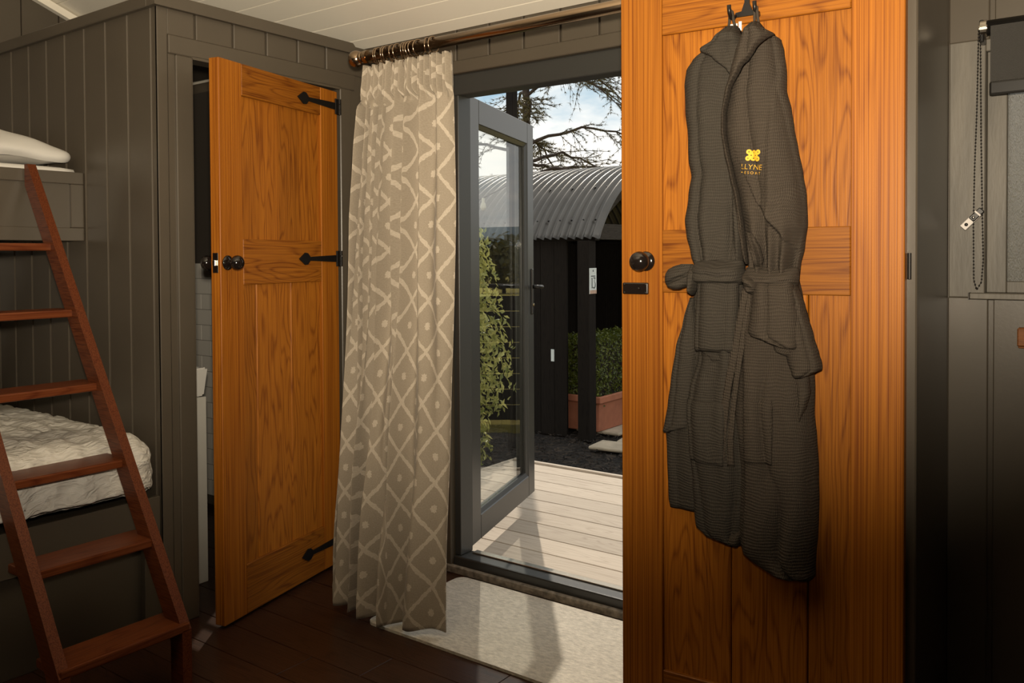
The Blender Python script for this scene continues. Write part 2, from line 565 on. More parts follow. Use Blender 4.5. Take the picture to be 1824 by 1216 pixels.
def add_tube(bm, pts, rad, seg=10, closed=False, cap=True):
    pts = [Vector(p) for p in pts]
    n = len(pts)
    rads = rad if isinstance(rad, (list, tuple)) else [rad] * n
    rings = []
    up = None
    for i, p in enumerate(pts):
        if closed:
            t = (pts[(i + 1) % n] - pts[i - 1]).normalized()
        else:
            t = (pts[min(i + 1, n - 1)] - pts[max(i - 1, 0)]).normalized()
        if up is None:
            up = Vector((0, 0, 1)) if abs(t.z) < 0.9 else Vector((1, 0, 0))
        u = (up - t * up.dot(t)).normalized()
        w = t.cross(u)
        up = u
        rings.append([bm.verts.new(p + (u * math.cos(2 * PI * k / seg) + w * math.sin(2 * PI * k / seg)) * rads[i]) for k in range(seg)])
    m = n if closed else n - 1
    for i in range(m):
        a, c = rings[i], rings[(i + 1) % n]
        for k in range(seg):
            l = (k + 1) % seg
            bm.faces.new((a[k], a[l], c[l], c[k]))
    if cap and not closed:
        bm.faces.new(rings[0][::-1])
        bm.faces.new(rings[-1])


def tube(name, pts, rad, mat, parent=None, seg=10, closed=False):
    bm = bmesh.new()
    add_tube(bm, pts, rad, seg, closed)
    return bm_obj(name, bm, mat, parent, smooth=True)


def add_lathe(bm, prof, mtx=None, seg=24):
    """profile (r, h) turned about local z, then moved by mtx"""
    rings = []
    mtx = mtx or Matrix.Identity(4)
    for r, h in prof:
        if r < 1e-6:
            rings.append([bm.verts.new(mtx @ Vector((0, 0, h)))])
        else:
            rings.append([bm.verts.new(mtx @ Vector((r * math.cos(2 * PI * k / seg), r * math.sin(2 * PI * k / seg), h))) for k in range(seg)])
    for a, c in zip(rings, rings[1:]):
        for k in range(seg):
            l = (k + 1) % seg
            if len(a) == 1 and len(c) == 1:
                continue
            if len(a) == 1:
                bm.faces.new((a[0], c[k], c[l]))
            elif len(c) == 1:
                bm.faces.new((a[k], a[l], c[0]))
            else:
                bm.faces.new((a[k], a[l], c[l], c[k]))


def lathe(name, prof, mat, parent=None, mtx=None, seg=24):
    bm = bmesh.new()
    add_lathe(bm, prof, mtx, seg)
    return bm_obj(name, bm, mat, parent, smooth=True)


def lerp(a, b, t):
    return a + (b - a) * t


def interp(rows, x):
    """rows sorted by first column descending or ascending; linear interpolation of the others"""
    if rows[0][0] > rows[-1][0]:
        rows = rows[::-1]
    if x <= rows[0][0]:
        return rows[0][1:]
    if x >= rows[-1][0]:
        return rows[-1][1:]
    for a, b in zip(rows, rows[1:]):
        if a[0] <= x <= b[0]:
            t = (x - a[0]) / max(1e-9, b[0] - a[0])
            t = t * t * (3 - 2 * t) * 0.5 + t * 0.5
            return tuple(lerp(p, q, t) for p, q in zip(a[1:], b[1:]))


def smooth01(t):
    t = max(0.0, min(1.0, t))
    return t * t * (3 - 2 * t)


def text_polys(txt, size, squeeze=1.0, shear=0.0):
    """flat letter shapes as (verts2d, faces) using the built-in font"""
    c = bpy.data.curves.new('lettering', 'FONT')
    c.body = txt
    c.size = size
    c.offset = -0.018 * size
    c.align_x = 'CENTER'
    c.align_y = 'CENTER'
    o = bpy.data.objects.new('lettering', c)
    COL.objects.link(o)
    dg = bpy.context.evaluated_depsgraph_get()
    dg.update()
    me = o.evaluated_get(dg).to_mesh()
    vs_ = [(v.co.x * squeeze + shear * v.co.y, v.co.y) for v in me.vertices]
    fs_ = [tuple(p.vertices) for p in me.polygons]
    o.evaluated_get(dg).to_mesh_clear()
    bpy.data.objects.remove(o, do_unlink=True)
    bpy.data.curves.remove(c)
    return vs_, fs_


# ================================================================== dimensions (metres)
YW = 2.49          # inner face of the entrance wall
YO = 2.58          # its outer face
XA = -2.5536       # bathroom side wall
YB = 1.5558        # bathroom end wall
XG = -3.80         # gable wall
YBACK = -1.4
XR = 3.4
SL = 0.38          # ceiling slope
ZC = 2.047         # ceiling height at the entrance wall


def ceil_z(y):
    yr = 0.87
    return ZC + SL * (YW - y) if y > yr else ZC + SL * (YW - yr) - SL * (yr - y)


# ================================================================== room shell
floor = empty('floor', (0, 0, 0), label='dark brown wooden floor boards of the cabin', cat='floor', kind='structure')
box('subfloor', XG - 0.05, XR, YBACK, YO - 0.002, -0.08, -0.012, 'floor', floor)
rnd = random.Random(3)
bw = 0.135
j = 0
y = YBACK
while y < YW - 0.01:
    y1 = min(y + bw, YW)
    x = XG - rnd.random() * 1.2
    while x < XR:
        x1 = x + 1.35
        a, c = max(x, XG), min(x1, XR)
        if c - a > 0.05:
            box('plank', a + 0.0008, c - 0.0008, y + 0.001, y1 - 0.001, -0.012, 0.0, 'floor', floor, bev=0.0012)
        x = x1
    y = y1
    j += 1

# ceiling: two slopes of painted boards
ceiling = empty('ceiling', (0, 0.87, ceil_z(0.87)), label='cream painted sloping ceiling of long boards', cat='ceiling', kind='structure')


def slope_board(y0, y1, z0, z1, th, name='board', x0=XG, x1=XR, mat='ceiling', parent=None, g=0.0016, ch=0.0012):
    dy, dz = y1 - y0, z1 - z0
    L = math.hypot(dy, dz)
    ty, tz = dy / L, dz / L
    ny, nz = -tz, ty
    if nz < 0:
        ny, nz = -ny, -nz
    def P(s, h):
        return (y0 + ty * s + ny * h - 0.87, z0 + tz * s + nz * h - ceil_z(0.87))
    poly = [P(g + ch, 0), P(L - g - ch, 0), P(L - g, ch), P(L - g, th), P(g, th), P(g, ch)]
    return prism(name, poly, 'x', x0, x1, mat, parent)


edges = [2.49, 2.431]
while edges[-1] - 0.0985 > 0.87:
    edges.append(edges[-1] - 0.0985)
edges.append(0.87)
for a, c in zip(edges, edges[1:]):
    slope_board(a, c, ceil_z(a), ceil_z(c), 0.012, parent=ceiling)
edges = [0.87]
while edges[-1] - 0.1 > YBACK:
    edges.append(edges[-1] - 0.1)
edges.append(YBACK)
for a, c in zip(edges, edges[1:]):
    slope_board(c, a, ceil_z(c), ceil_z(a), 0.012, parent=ceiling)
zr = ceil_z(0.87)
prism('roof_deck', [(YO + 0.02 - 0.87, ZC - SL * 0.11 + 0.014 - zr), (0, 0.014), (YBACK - 0.1 - 0.87, ceil_z(YBACK) - 0.038 + 0.014 - zr),
                    (YBACK - 0.1 - 0.87, ceil_z(YBACK) + 0.1 - zr), (0, 0.12), (YO + 0.02 - 0.87, ZC + 0.1 - zr)], 'x', XG - 0.1, XR + 0.1, 'bark', ceiling)
for o in ceiling.children:
    pass

# ---- entrance wall
DX0, DX1 = -2.128, -1.135        # clear opening for the entrance door
DZ = 1.885
W1 = (-0.335, 0.32, 1.10, 1.72)  # window by the oak door
W2 = (-3.20, -2.97, 1.05, 1.50)  # bathroom window
wall_front = empty('wall_front', (0, YW, 0), label='taupe panelled wall holding the entrance door and the window', cat='wall', kind='structure')
WB = YW + 0.014


def wf(name, x0, x1, z0, z1, y0=WB, y1=YO, mat='paint', bev=0.0):
    if name == 'backing' and z0 == 0:
        z0 = -0.0115
    o = box(name, x0, x1, y0 - YW, y1 - YW, z0, z1, mat, wall_front, bev)
    return o


wf('backing', XG - 0.1, W2[0], 0, ZC + 0.02)
wf('backing', W2[0], W2[1], 0, W2[2])
wf('backing', W2[0], W2[1], W2[3], ZC + 0.02)
wf('backing', W2[1], DX0, 0, ZC + 0.02)
wf('backing', DX0, DX1, DZ, ZC + 0.02)
wf('backing', DX1, W1[0], 0, ZC + 0.02)
wf('backing', W1[0], W1[1], 0, W1[2])
wf('backing', W1[0], W1[1], W1[3], ZC + 0.02)
wf('backing', W1[1], XR, 0, ZC + 0.02)


def boards_x(x0, x1, z0, z1, joints, gap=0.008):
    xs = [x0] + [q for q in joints if x0 + 0.02 < q < x1 - 0.02] + [x1]
    for a, c in zip(xs, xs[1:]):
        wf('board', a + (gap / 2 if a != x0 else 0), c - (gap / 2 if c != x1 else 0), z0, z1, YW, WB, bev=0.0025)


jx = [-2.554 + 0.1545 * k for k in range(0, 24)]
boards_x(XA + 0.001, DX0 - 0.05, 0, 1.932, jx)
boards_x(XA + 0.001, -0.52, 1.932, ZC + 0.01, jx)
boards_x(DX1 + 0.05, -0.52, 0, 1.932, jx)
boards_x(-0.42, XR, 0, 1.088, [-0.3215 + 0.155 * k for k in range(20)], gap=0.012)
boards_x(-0.42, XR, 1.745, ZC + 0.01, [-0.3215 + 0.155 * k for k in range(20)], gap=0.012)
boards_x(0.42, XR, 1.088, 1.745, [0.42 + 0.155 * k for k in range(20)])
# architrave round the entrance door
wf('architrave_head', DX0 - 0.05, DX1 + 0.05, DZ, 1.932, YW - 0.006, WB, bev=0.003)
wf('architrave_leg', DX0 - 0.05, DX0, 0, DZ, YW - 0.006, WB, bev=0.003)
wf('architrave_leg', DX1, DX1 + 0.05, 0, DZ, YW - 0.006, WB, bev=0.003)

trim_1 = box('trim_1', DX0 - 0.04, DX1 + 0.04, YW - 0.016, YW + 0.004, 0.0, 0.028, 'stone_trim', None, bev=0.003)
tag(trim_1, 'mottled stone strip along the foot of the entrance door frame', 'threshold', kind='structure')

# ---- bathroom box: end wall (towards the bunks) and side wall (with the oak door)
wall_b = empty('wall_bathroom_end', (XA, YB, 0), label='taupe panelled wall of upright boards behind the bunk beds', cat='wall', kind='structure')


def wb(name, x0, x1, y0, y1, z0, z1, mat='paint', bev=0.0):
    return box(name, x0 - XA, x1 - XA, y0 - YB, y1 - YB, z0, z1, mat, wall_b, bev)


wb('backing', XG, XA - 0.012, YB + 0.012, YB + 0.06, 0, 2.04)
jb = [-3.70, -3.564, -3.422, -3.283, -3.146, -3.009, -2.867, -2.728, -2.588]
xs = [XG] + jb + [XA - 0.001]
for a, c in zip(xs, xs[1:]):
    wb('board', a + (0.004 if a != XG else 0), c - (0.004 if c < XA - 0.01 else 0), YB, YB + 0.012, 0, 2.04, bev=0.003)
wb('cornice', XG, XA - 0.0302, YB - 0.018, YB + 0.03, 2.006, 2.046, bev=0.003)

wall_a = empty('wall_bathroom_side', (XA, YW, 0), label='taupe panelled wall with the oak bathroom door in its opening', cat='wall', kind='structure')
SJ0, SJ1, SZ = 1.676, 2.325, 1.862     # door opening


def wa(name, x0, x1, y0, y1, z0, z1, mat='paint', bev=0.0):
    return box(name, x0 - XA, x1 - XA, y0 - YW, y1 - YW, z0, z1, mat, wall_a, bev)


wa('backing', XA - 0.06, XA - 0.012, YB + 0.06, SJ0, 0, 2.04)
wa('backing', XA - 0.06, XA - 0.012, SJ0, SJ1, SZ, 2.04)
wa('backing', XA - 0.06, XA - 0.012, SJ1, YW, 0, 2.04)
wa('corner_post', XA - 0.012, XA, YB, 1.592, 0, 2.04, bev=0.002)
wa('architrave_head', XA - 0.014, XA + 0.008, 1.592, SJ1 + 0.078, SZ, 1.923, bev=0.003)
wa('architrave_leg', XA - 0.014, XA + 0.008, 1.617, SJ0, 0, SZ, bev=0.003)
wa('architrave_leg', XA - 0.014, XA + 0.008, SJ1, SJ1 + 0.055, 0, SZ, bev=0.003)
wa('board', XA - 0.012, XA, 1.593, 1.617, 0, SZ)
wa('board', XA - 0.012, XA, SJ1 + 0.055, YW, 0, 1.9225, bev=0.002)
ya = [1.592, 1.694, 1.841, 1.981, 2.122, 2.259, YW]
for a, c in zip(ya, ya[1:]):
    wa('board', XA - 0.012, XA, a + (0.004 if a > 1.6 else 0), c - (0.004 if c < YW else 0), 1.923, 2.04, bev=0.003)
prism('cornice', [(YB - 0.018 - YW, 2.006), (2.425 - YW, 2.006), (2.385 - YW, 2.046), (YB - 0.018 - YW, 2.046)], 'x', -0.03, 0.018, 'paint', wall_a)
box('lining', -0.06, 0.008, SJ0 - 0.002 - YW, SJ0 + 0.001 - YW, 0, SZ, 'paint', wall_a)
box('lining', -0.06, 0.008, SJ0 - YW, SJ1 - YW, SZ - 0.006, SZ + 0.004, 'paint', wall_a)
# lid over the bathroom
box('bathroom_lid', XG - XA, -0.03, YB + 0.03 - YW, 2.36 - YW, 2.02, 2.044, 'paint', wall_a)

# gable wall with a cream strip along the ceiling
wall_left = empty('wall_left', (XG, 0.87, 0), label='dark taupe gable wall at the far end of the bunks', cat='wall', kind='structure')
prism('backing', [(YBACK - 0.97, 0), (YO - 0.87, 0), (YO - 0.87, ZC), (0, ceil_z(0.87) + 0.05), (YBACK - 0.97, ceil_z(YBACK))], 'x', -0.1, -0.012, 'paint', wall_left)
yy = YBACK
while yy < YO:
    y2 = min(yy + 0.155, YO)
    zt0, zt1 = ceil_z(yy), ceil_z(min(y2, YW))
    prism('board', [(yy + 0.003 - 0.87, 0), (y2 - 0.003 - 0.87, 0), (y2 - 0.003 - 0.87, zt1 + 0.01), (yy + 0.003 - 0.87, zt0 + 0.01)], 'x', -0.012, 0.0, 'paint', wall_left)
    yy = y2
trim_2 = prism('trim_2', [(0.9, ceil_z(0.9) - 0.004), (YW - 0.01, ceil_z(YW) - 0.004), (YW - 0.01, ceil_z(YW) - 0.036), (0.9, ceil_z(0.9) - 0.036)], 'x', XG + 0.0005, XG + 0.03, 'ceiling')
tag(trim_2, 'cream moulding where the sloping ceiling meets the gable wall', 'moulding', kind='structure')
wall_right = prism('wall_right', [(YBACK - 0.1, 0), (YO, 0), (YO, ZC), (0.87, ceil_z(0.87) + 0.05), (YBACK - 0.1, ceil_z(YBACK))], 'x', XR, XR + 0.1, 'paint')
tag(wall_right, 'taupe gable wall at the other end of the cabin', 'wall', kind='structure')
wall_back = box('wall_back', XG - 0.1, XR + 0.1, YBACK - 0.1, YBACK, 0, ceil_z(YBACK) + 0.05, 'paint')
tag(wall_back, 'plain taupe long wall facing the entrance', 'wall', kind='structure')

# partition stub that carries the second oak door
wall_p = empty('wall_partition', (-0.42, 1.99, 0), label='narrow taupe partition end beside the window, carrying the robe door', cat='wall', kind='structure')
prism('core', [(-0.40 + 0.42, 0.03), (-0.42 + 0.42, YW - 1.99 - 0.001), (-0.52 + 0.42, YW - 1.99 - 0.001), (-0.52 + 0.42, 0.03)], 'z', 0, ceil_z(2.0) - 0.005, 'paint', wall_p)
box('door_jamb', -0.10, 0.024, 0.0, 0.03, 0, 1.99, 'paint', wall_p, bev=0.003)
box('stop_bead', -0.10, -0.016, -0.0085, 0.0, 0, 1.86, 'paint', wall_p, bev=0.002)

# ================================================================== oak doors
DW, DH, DT = 0.652, 1.84, 0.040


def t_hinge(parent, z, length=0.25):
    h = empty('t_hinge', (0, 0, z))
    h.parent = parent
    pl = [(0.0, 0.013), (0.035, 0.013), (length * 0.62, 0.0085), (length * 0.74, 0.0075), (length * 0.80, 0.021), (length * 0.86, 0.0225), (length * 0.92, 0.013), (length, 0.0)]
    poly = pl + [(x, -w) for x, w in pl[-2::-1]]
    prism('strap', [(x - 0.0, zz) for x, zz in poly], 'y', 0.0006, 0.005, 'black', h)
    box('hinge_leaf', -0.012, 0.018, 0.0006, 0.006, -0.03, 0.03, 'black', h, bev=0.001)
    bm = bmesh.new()
    for zz in (-0.030, -0.010, 0.011):
        add_lathe(bm, [(0, 0), (0.0062, 0), (0.0062, 0.019), (0, 0.019)], Matrix.Translation((-0.008, 0.006, zz)), 12)
    bm_obj('knuckle', bm, 'black', h, smooth=False)
    return h


def door_knob(parent, x, z, side=1):
    """turned knob on a round rose; side=1 on the +y face"""
    k = empty('door_knob', (x, 0 if side > 0 else -DT, z))
    k.parent = parent
    R = Matrix.Rotation(-PI / 2 if side > 0 else PI / 2, 4, 'X')
    lathe('rose', [(0, 0.0006), (0.0235, 0.0006), (0.0245, 0.003), (0.0225, 0.0065), (0.012, 0.009), (0, 0.009)], 'knob', k, R, 28)
    lathe('neck', [(0.010, 0.008), (0.0085, 0.016), (0.0095, 0.026)], 'knob', k, R, 20)
    lathe('grip', [(0, 0.022), (0.010, 0.0225), (0.019, 0.027), (0.0235, 0.035), (0.0245, 0.042), (0.022, 0.051), (0.0145, 0.058), (0.006, 0.0605), (0, 0.061)], 'knob', k, R, 28)
    return k


def oak_door(name, loc, rz, label, upper_shift=0.0):
    d = empty(name, loc, rz, label=label, cat='door', kind='structure')
    F = dict(parent=d)
    st = 0.108
    zb, zm0, zm1, zt, z0 = 0.178, 1.110, 1.262, 1.735, 0.012
    box('stile', DW - st, DW, -DT, 0, z0, DH, 'oak_s', d, bev=0.002)
    box('stile', 0, st, -DT, 0, z0, DH, 'oak_s', d, bev=0.002)
    box('top_rail', st + 0.0004, DW - st - 0.0004, -DT, -0.0004, zt, DH, 'oak_x', d, bev=0.002)
    box('middle_rail', st + 0.0004, DW - st - 0.0004, -DT, -0.0004, zm0, zm1, 'oak_x', d, bev=0.002)
    box('bottom_rail', st + 0.0004, DW - st - 0.0004, -DT, -0.0004, z0, zb, 'oak_x', d, bev=0.002)
    # upper panel of jointed boards, flush without grooves
    xs_ = [st, 0.228, 0.345, 0.452, DW - st]
    for a, c in zip(xs_, xs_[1:]):
        box('panel_board', a - (0.004 if a == st else 0), c + (0.004 if c > 0.54 else 0), -0.03, -0.0105, zm1 - 0.003, zt + 0.003, 'oak_z', d, bev=0.0)
    # lower panel: three tongue-and-groove boards
    xs_ = [st, 0.198, 0.376, DW - st]
    xs_ = [st, 0.2, 0.376, DW - st] if upper_shift else [st, 0.286, 0.471, DW - st]
    for a, c in zip(xs_, xs_[1:]):
        box('panel_board', a - (0.004 if a == st else -0.0012), c + (0.004 if c > 0.54 else -0.0012), -0.03, -0.010, zb - 0.003, zm0 + 0.003, 'oak_z', d, bev=0.003)
    box('groove_back', st, DW - st, -0.032, -0.0285, zb, zm0, 'oak_z', d)
    return d


hx, hy = -2.5336, 2.2967
door_3 = oak_door('door_3', (hx, hy, 0), math.radians(-76.674), 'honey oak plank door standing ajar with black strap hinges')
for z in (1.782, 1.195, 0.104):
    t_hinge(door_3, z)
door_knob(door_3, 0.622, 1.184, 1)
door_knob(door_3, 0.622, 1.184, -1)
lp = empty('latch', (DW, -DT / 2, 1.184))
lp.parent = door_3
box('face_plate', 0.0005, 0.0025, -0.011, 0.011, -0.032, 0.032, 'knob', lp, bev=0.0006)
box('bolt', 0.002, 0.010, -0.006, 0.006, -0.009, 0.009, 'steel', lp, bev=0.001)

OA = 0.0808
OX, OY = -1.0628, 1.903
hx2, hy2 = OX + DW * math.cos(OA), OY + DW * math.sin(OA)
door_2 = oak_door('door_2', (hx2, hy2, 0), OA + PI, 'honey oak plank door swung open with two robes hung on it', upper_shift=1.0)
door_knob(door_2, DW - 0.066, 1.186, 1)
door_knob(door_2, DW - 0.066, 1.186, -1)
b2 = empty('rim_latch', (DW - 0.041, 0, 1.119))
b2.parent = door_2
box('latch_case', -0.034, 0.034, 0.0005, 0.011, -0.0145, 0.0145, 'knob', b2, bev=0.003, seg=2)
lathe('snib', [(0, 0.011), (0.0035, 0.011), (0.0035, 0.016), (0, 0.018)], 'knob', b2, Matrix.Translation((-0.012, 0, 0)) @ Matrix.Rotation(-PI / 2, 4, 'X'), 12)
bm = bmesh.new()
for sx in (-0.028, 0.028):
    for sz in (-0.010, 0.010):
        add_lathe(bm, [(0, 0.011), (0.0028, 0.011), (0.0018, 0.0125), (0, 0.013)], Matrix.Translation((sx, 0, sz)) @ Matrix.Rotation(-PI / 2, 4, 'X'), 8)
bm_obj('screw', bm, 'black', b2)
bm = bmesh.new()
for z in (0.25, 1.175):
    add_lathe(bm, [(0, 0), (0.0042, 0), (0.0042, 0.055), (0, 0.055)], Matrix.Translation((-0.0075, -0.012, z - 0.0275)), 12)
bm_obj('butt_hinge', bm, 'black', door_2)

# ================================================================== entrance door (door_1): frame + open glazed leaf
door_1 = empty('door_1', (DX0, YW, 0), label='anthracite glazed entrance door opened outwards onto the deck', cat='door', kind='structure')
fw = 0.048
fr_o = empty('door_frame', (0, 0, 0))
fr_o.parent = door_1
FX1 = DX1 - DX0
box('jamb', 0.0005, fw - 0.018, 0.016, 0.088, 0.062, DZ - 0.058, 'grey_upvc', fr_o, bev=0.002)
box('jamb', FX1 - fw, FX1 - 0.0005, 0.016, 0.088, 0.062, DZ - 0.058, 'grey_upvc', fr_o, bev=0.002)
box('frame_head', 0.0005, FX1 - 0.0005, 0.010, 0.088, DZ - 0.078, DZ - 0.0005, 'grey_upvc', fr_o, bev=0.003)
box('frame_sill', 0.0005, FX1 - 0.0005, 0.005, 0.092, 0.0, 0.060, 'grey_upvc', fr_o, bev=0.006, seg=2)
box('sill_track', fw, FX1 - fw, 0.062, 0.092, 0.060, 0.066, 'steel', fr_o, bev=0.001)
box('strike_plate', FX1 - 0.245, FX1 - 0.215, 0.03, 0.055, 0.0602, 0.0625, 'steel', fr_o, bev=0.0006)

LH = Vector((-2.110, 2.590, 0.070))
LE = Vector((-2.368, 3.392, 0.070))
lang = math.atan2(LE.y - LH.y, LE.x - LH.x)
LL = (LE - LH).length
leaf = empty('door_leaf', (LH.x - DX0, LH.y - YW, LH.z), lang)
leaf.parent = door_1
# leaf local: x along the leaf from the hinge, -y towards the room side that the camera sees
LT, LHh, LS = 0.062, 1.752, 0.098


def leaf_bar(name, x0, x1, z0, z1, axis):
    return box(name, x0, x1, 0.0, LT, z0, z1, 'grey_upvc', leaf, bev=0.004, seg=2)


bmL = bmesh.new()
add_box(bmL, 0, LS, 0, LT, 0, LHh, 0.003)
add_box(bmL, -0.012, 0.02, 0.016, LT - 0.012, 0.004, LHh - 0.004, 0.003)
bm_obj('stile', bmL, 'grey_upvc', leaf)
bmL = bmesh.new()
add_box(bmL, LL - LS - 0.01, LL - 0.016, 0, LT, 0, LHh, 0.003)
add_box(bmL, LL - 0.02, LL, 0.012, LT, 0.0, LHh, 0.003)
bm_obj('stile', bmL, 'grey_upvc', leaf)
box('rail', LS, LL - LS - 0.01, 0.0, LT, 0, LS, 'grey_upvc', leaf, bev=0.003)
box('rail', LS, LL - LS - 0.01, 0.0, LT, LHh - LS, LHh, 'grey_upvc', leaf, bev=0.003)
# sloping glazing beads
gx0, gx1, gz0, gz1 = LS, LL - LS - 0.01, LS, LHh - LS
bd = 0.016
for nm, poly, ax, a0, a1 in (
        ('glazing_bead', [(0.004, 0), (0.020, 0), (0.020, bd), (0.012, bd)], 'h', gz0, 1),
        ('glazing_bead', [(0.004, 0), (0.020, 0), (0.020, bd), (0.012, bd)], 'h', gz1, -1)):
    prism(nm, [(p[0], a0 + a1 * p[1]) for p in poly], 'x', gx0, gx1, 'grey_upvc', leaf)
for xx, sgn in ((gx0, 1), (gx1, -1)):
    prism('glazing_bead', [(xx, 0.004), (xx, 0.020), (xx + sgn * bd, 0.020), (xx + sgn * bd, 0.012)], 'z', gz0 + 0.001, gz1 - 0.001, 'grey_upvc', leaf)
box('pane', gx0 + 0.002, gx1 - 0.002, 0.022, 0.046, gz0 + 0.002, gz1 - 0.002, 'glass', leaf)
for sgn in (1,):
    bh = empty('lever_handle', (LL - 0.052, 0, 0.985))
    bh.parent = leaf
    box('back_plate', -0.012, 0.012, -0.008, -0.0004, -0.13, 0.085, 'black', bh, bev=0.003, seg=2)
    bm = bmesh.new()
    add_tube(bm, [(0, -0.006, 0.0), (0, -0.045, 0.0), (-0.012, -0.056, 0.001), (-0.05, -0.058, 0.003), (-0.105, -0.052, 0.005)], [0.009, 0.009, 0.009, 0.008, 0.007], 12)
    bm_obj('lever', bm, 'black', bh, smooth=True)
    lathe('cylinder', [(0, 0.008), (0.008, 0.008), (0.008, 0.012), (0, 0.013)], 'strike', bh, Matrix.Translation((0, 0, -0.085)) @ Matrix.Rotation(PI / 2, 4, 'X'), 14)
    bh2 = empty('lever_handle', (LL - 0.052, LT, 0.985))
    bh2.parent = leaf
    box('back_plate', -0.012, 0.012, 0.0004, 0.008, -0.13, 0.085, 'black', bh2, bev=0.003, seg=2)
    tube('lever', [(0, 0.006, 0.0), (0, 0.045, 0.0), (-0.012, 0.056, 0.001), (-0.105, 0.052, 0.005)], [0.009, 0.009, 0.009, 0.007], 'black', bh2, 12)
for h_ in (bh, bh2):                # handle pieces sit directly under the leaf
    for c_ in list(h_.children):
        c_.location = Vector(c_.location) + h_.location
        c_.parent = leaf
        c_.name = {'back_plate': 'handle_plate', 'lever': 'handle_lever', 'cylinder': 'lock_cylinder'}[c_.name.split('.')[0]]
    bpy.data.objects.remove(h_, do_unlink=True)
bm = bmesh.new()
for z in (0.2, 0.9, 1.55):
    add_lathe(bm, [(0, 0), (0.009, 0), (0.009, 0.1), (0, 0.1)], Matrix.Translation((-0.004, LT + 0.004, z)), 12)
bm_obj('hinge', bm, 'black', leaf)

# ================================================================== windows
window_1 = empty('window_1', (W1[0], YW, W1[2]), label='window with obscured glass and taupe painted frame under a roller blind', cat='window', kind='structure')
wx, wz = W1[1] - W1[0], W1[3] - W1[2]
box('casing', -0.083, 0.0, -0.004, 0.014, -0.012, 0.645, 'frame_paint', window_1, bev=0.002)
box('casing', wx, wx + 0.083, -0.004, 0.014, -0.012, 0.645, 'frame_paint', window_1, bev=0.002)
box('casing', 0.0, wx, -0.004, 0.014, wz - 0.006, 0.645, 'frame_paint', window_1, bev=0.002)
box('sash_stile', 0.0005, 0.046, 0.02, 0.06, 0.0, wz, 'frame_paint', window_1, bev=0.002)
box('sash_stile', wx - 0.046, wx - 0.0005, 0.02, 0.06, 0.0, wz, 'frame_paint', window_1, bev=0.002)
box('sash_rail', 0.046, wx - 0.046, 0.02, 0.06, 0.0, 0.03, 'frame_paint', window_1, bev=0.002)
box('sash_rail', 0.046, wx - 0.046, 0.02, 0.06, wz - 0.03, wz, 'frame_paint', window_1, bev=0.002)
box('pane', 0.044, wx - 0.044, 0.036, 0.042, 0.028, wz - 0.028, 'obscure', window_1)
box('sill', -0.030, wx + 0.03, -0.035, 0.03, -0.015, 0.0005, 'frame_paint', window_1, bev=0.002)
box('sill_end_cap', -0.033, -0.0305, -0.036, -0.0045, -0.016, 0.001, 'bath_dark', window_1)

window_2 = empty('window_2', (W2[0], YW, W2[2]), label='small bathroom window that lets a patch of sun onto the floor', cat='window', kind='structure')
wx, wz = W2[1] - W2[0], W2[3] - W2[2]
box('sash_stile', 0.0005, 0.02, 0.03, 0.07, 0.0, wz, 'frame_paint', window_2)
box('sash_stile', wx - 0.02, wx - 0.0005, 0.03, 0.07, 0.0, wz, 'frame_paint', window_2)
box('sash_rail', 0.02, wx - 0.02, 0.03, 0.07, 0.0, 0.02, 'frame_paint', window_2)
box('sash_rail', 0.02, wx - 0.02, 0.03, 0.07, wz - 0.02, wz, 'frame_paint', window_2)
box('glazing_bar', 0.02, wx - 0.02, 0.04, 0.06, wz * 0.5 - 0.012, wz * 0.5 + 0.012, 'frame_paint', window_2)
box('pane', 0.018, wx - 0.018, 0.046, 0.052, 0.018, wz - 0.018, 'glass', window_2)

# ================================================================== curtain, rod and rings
RY, RZ, RR = 2.08, 1.881, 0.0185
rod = empty('curtain_rod', (-2.17, RY, RZ), label='bronzed metal curtain rod with ball end above the entrance door', cat='curtain rod')
bm = bmesh.new()
add_tube(bm, [(0, 0, 0), (1.55, 0, 0)], RR, 24)
bm_obj('pole', bm, 'rod', rod, smooth=True)
RYM = Matrix.Rotation(-PI / 2, 4, 'Y')
lathe('finial', [(RR * 0.9, -0.012), (RR * 1.15, -0.008), (RR * 1.15, 0.0), (0.014, 0.002)] +
      [(0.0285 * math.sin(a), 0.026 - 0.0285 * math.cos(a)) for a in [0.5 + k * (PI - 0.5) / 12 for k in range(13)]], 'rod', rod, RYM, 28)
for bx_ in (0.028, 1.5):
    br = empty('bracket', (bx_, 0, 0))
    br.parent = rod
    tube('arm', [(0, 0.012, -0.006), (0, 0.20, -0.006), (0, YW - RY - 0.002, -0.006)], 0.007, 'rod', br, 12)
    bm = bmesh.new()
    add_tube(bm, [(-0.008, 0, 0), (0.008, 0, 0)], RR * 1.22, 24)
    bm_obj('cup', bm, 'rod', br, smooth=False)
    lathe('wall_plate', [(0, 0), (0.022, 0), (0.022, -0.004), (0.01, -0.010), (0, -0.010)], 'rod', br, Matrix.Translation((0, YW - RY - 0.0008, -0.006)) @ Matrix.Rotation(-PI / 2, 4, 'X'), 20)

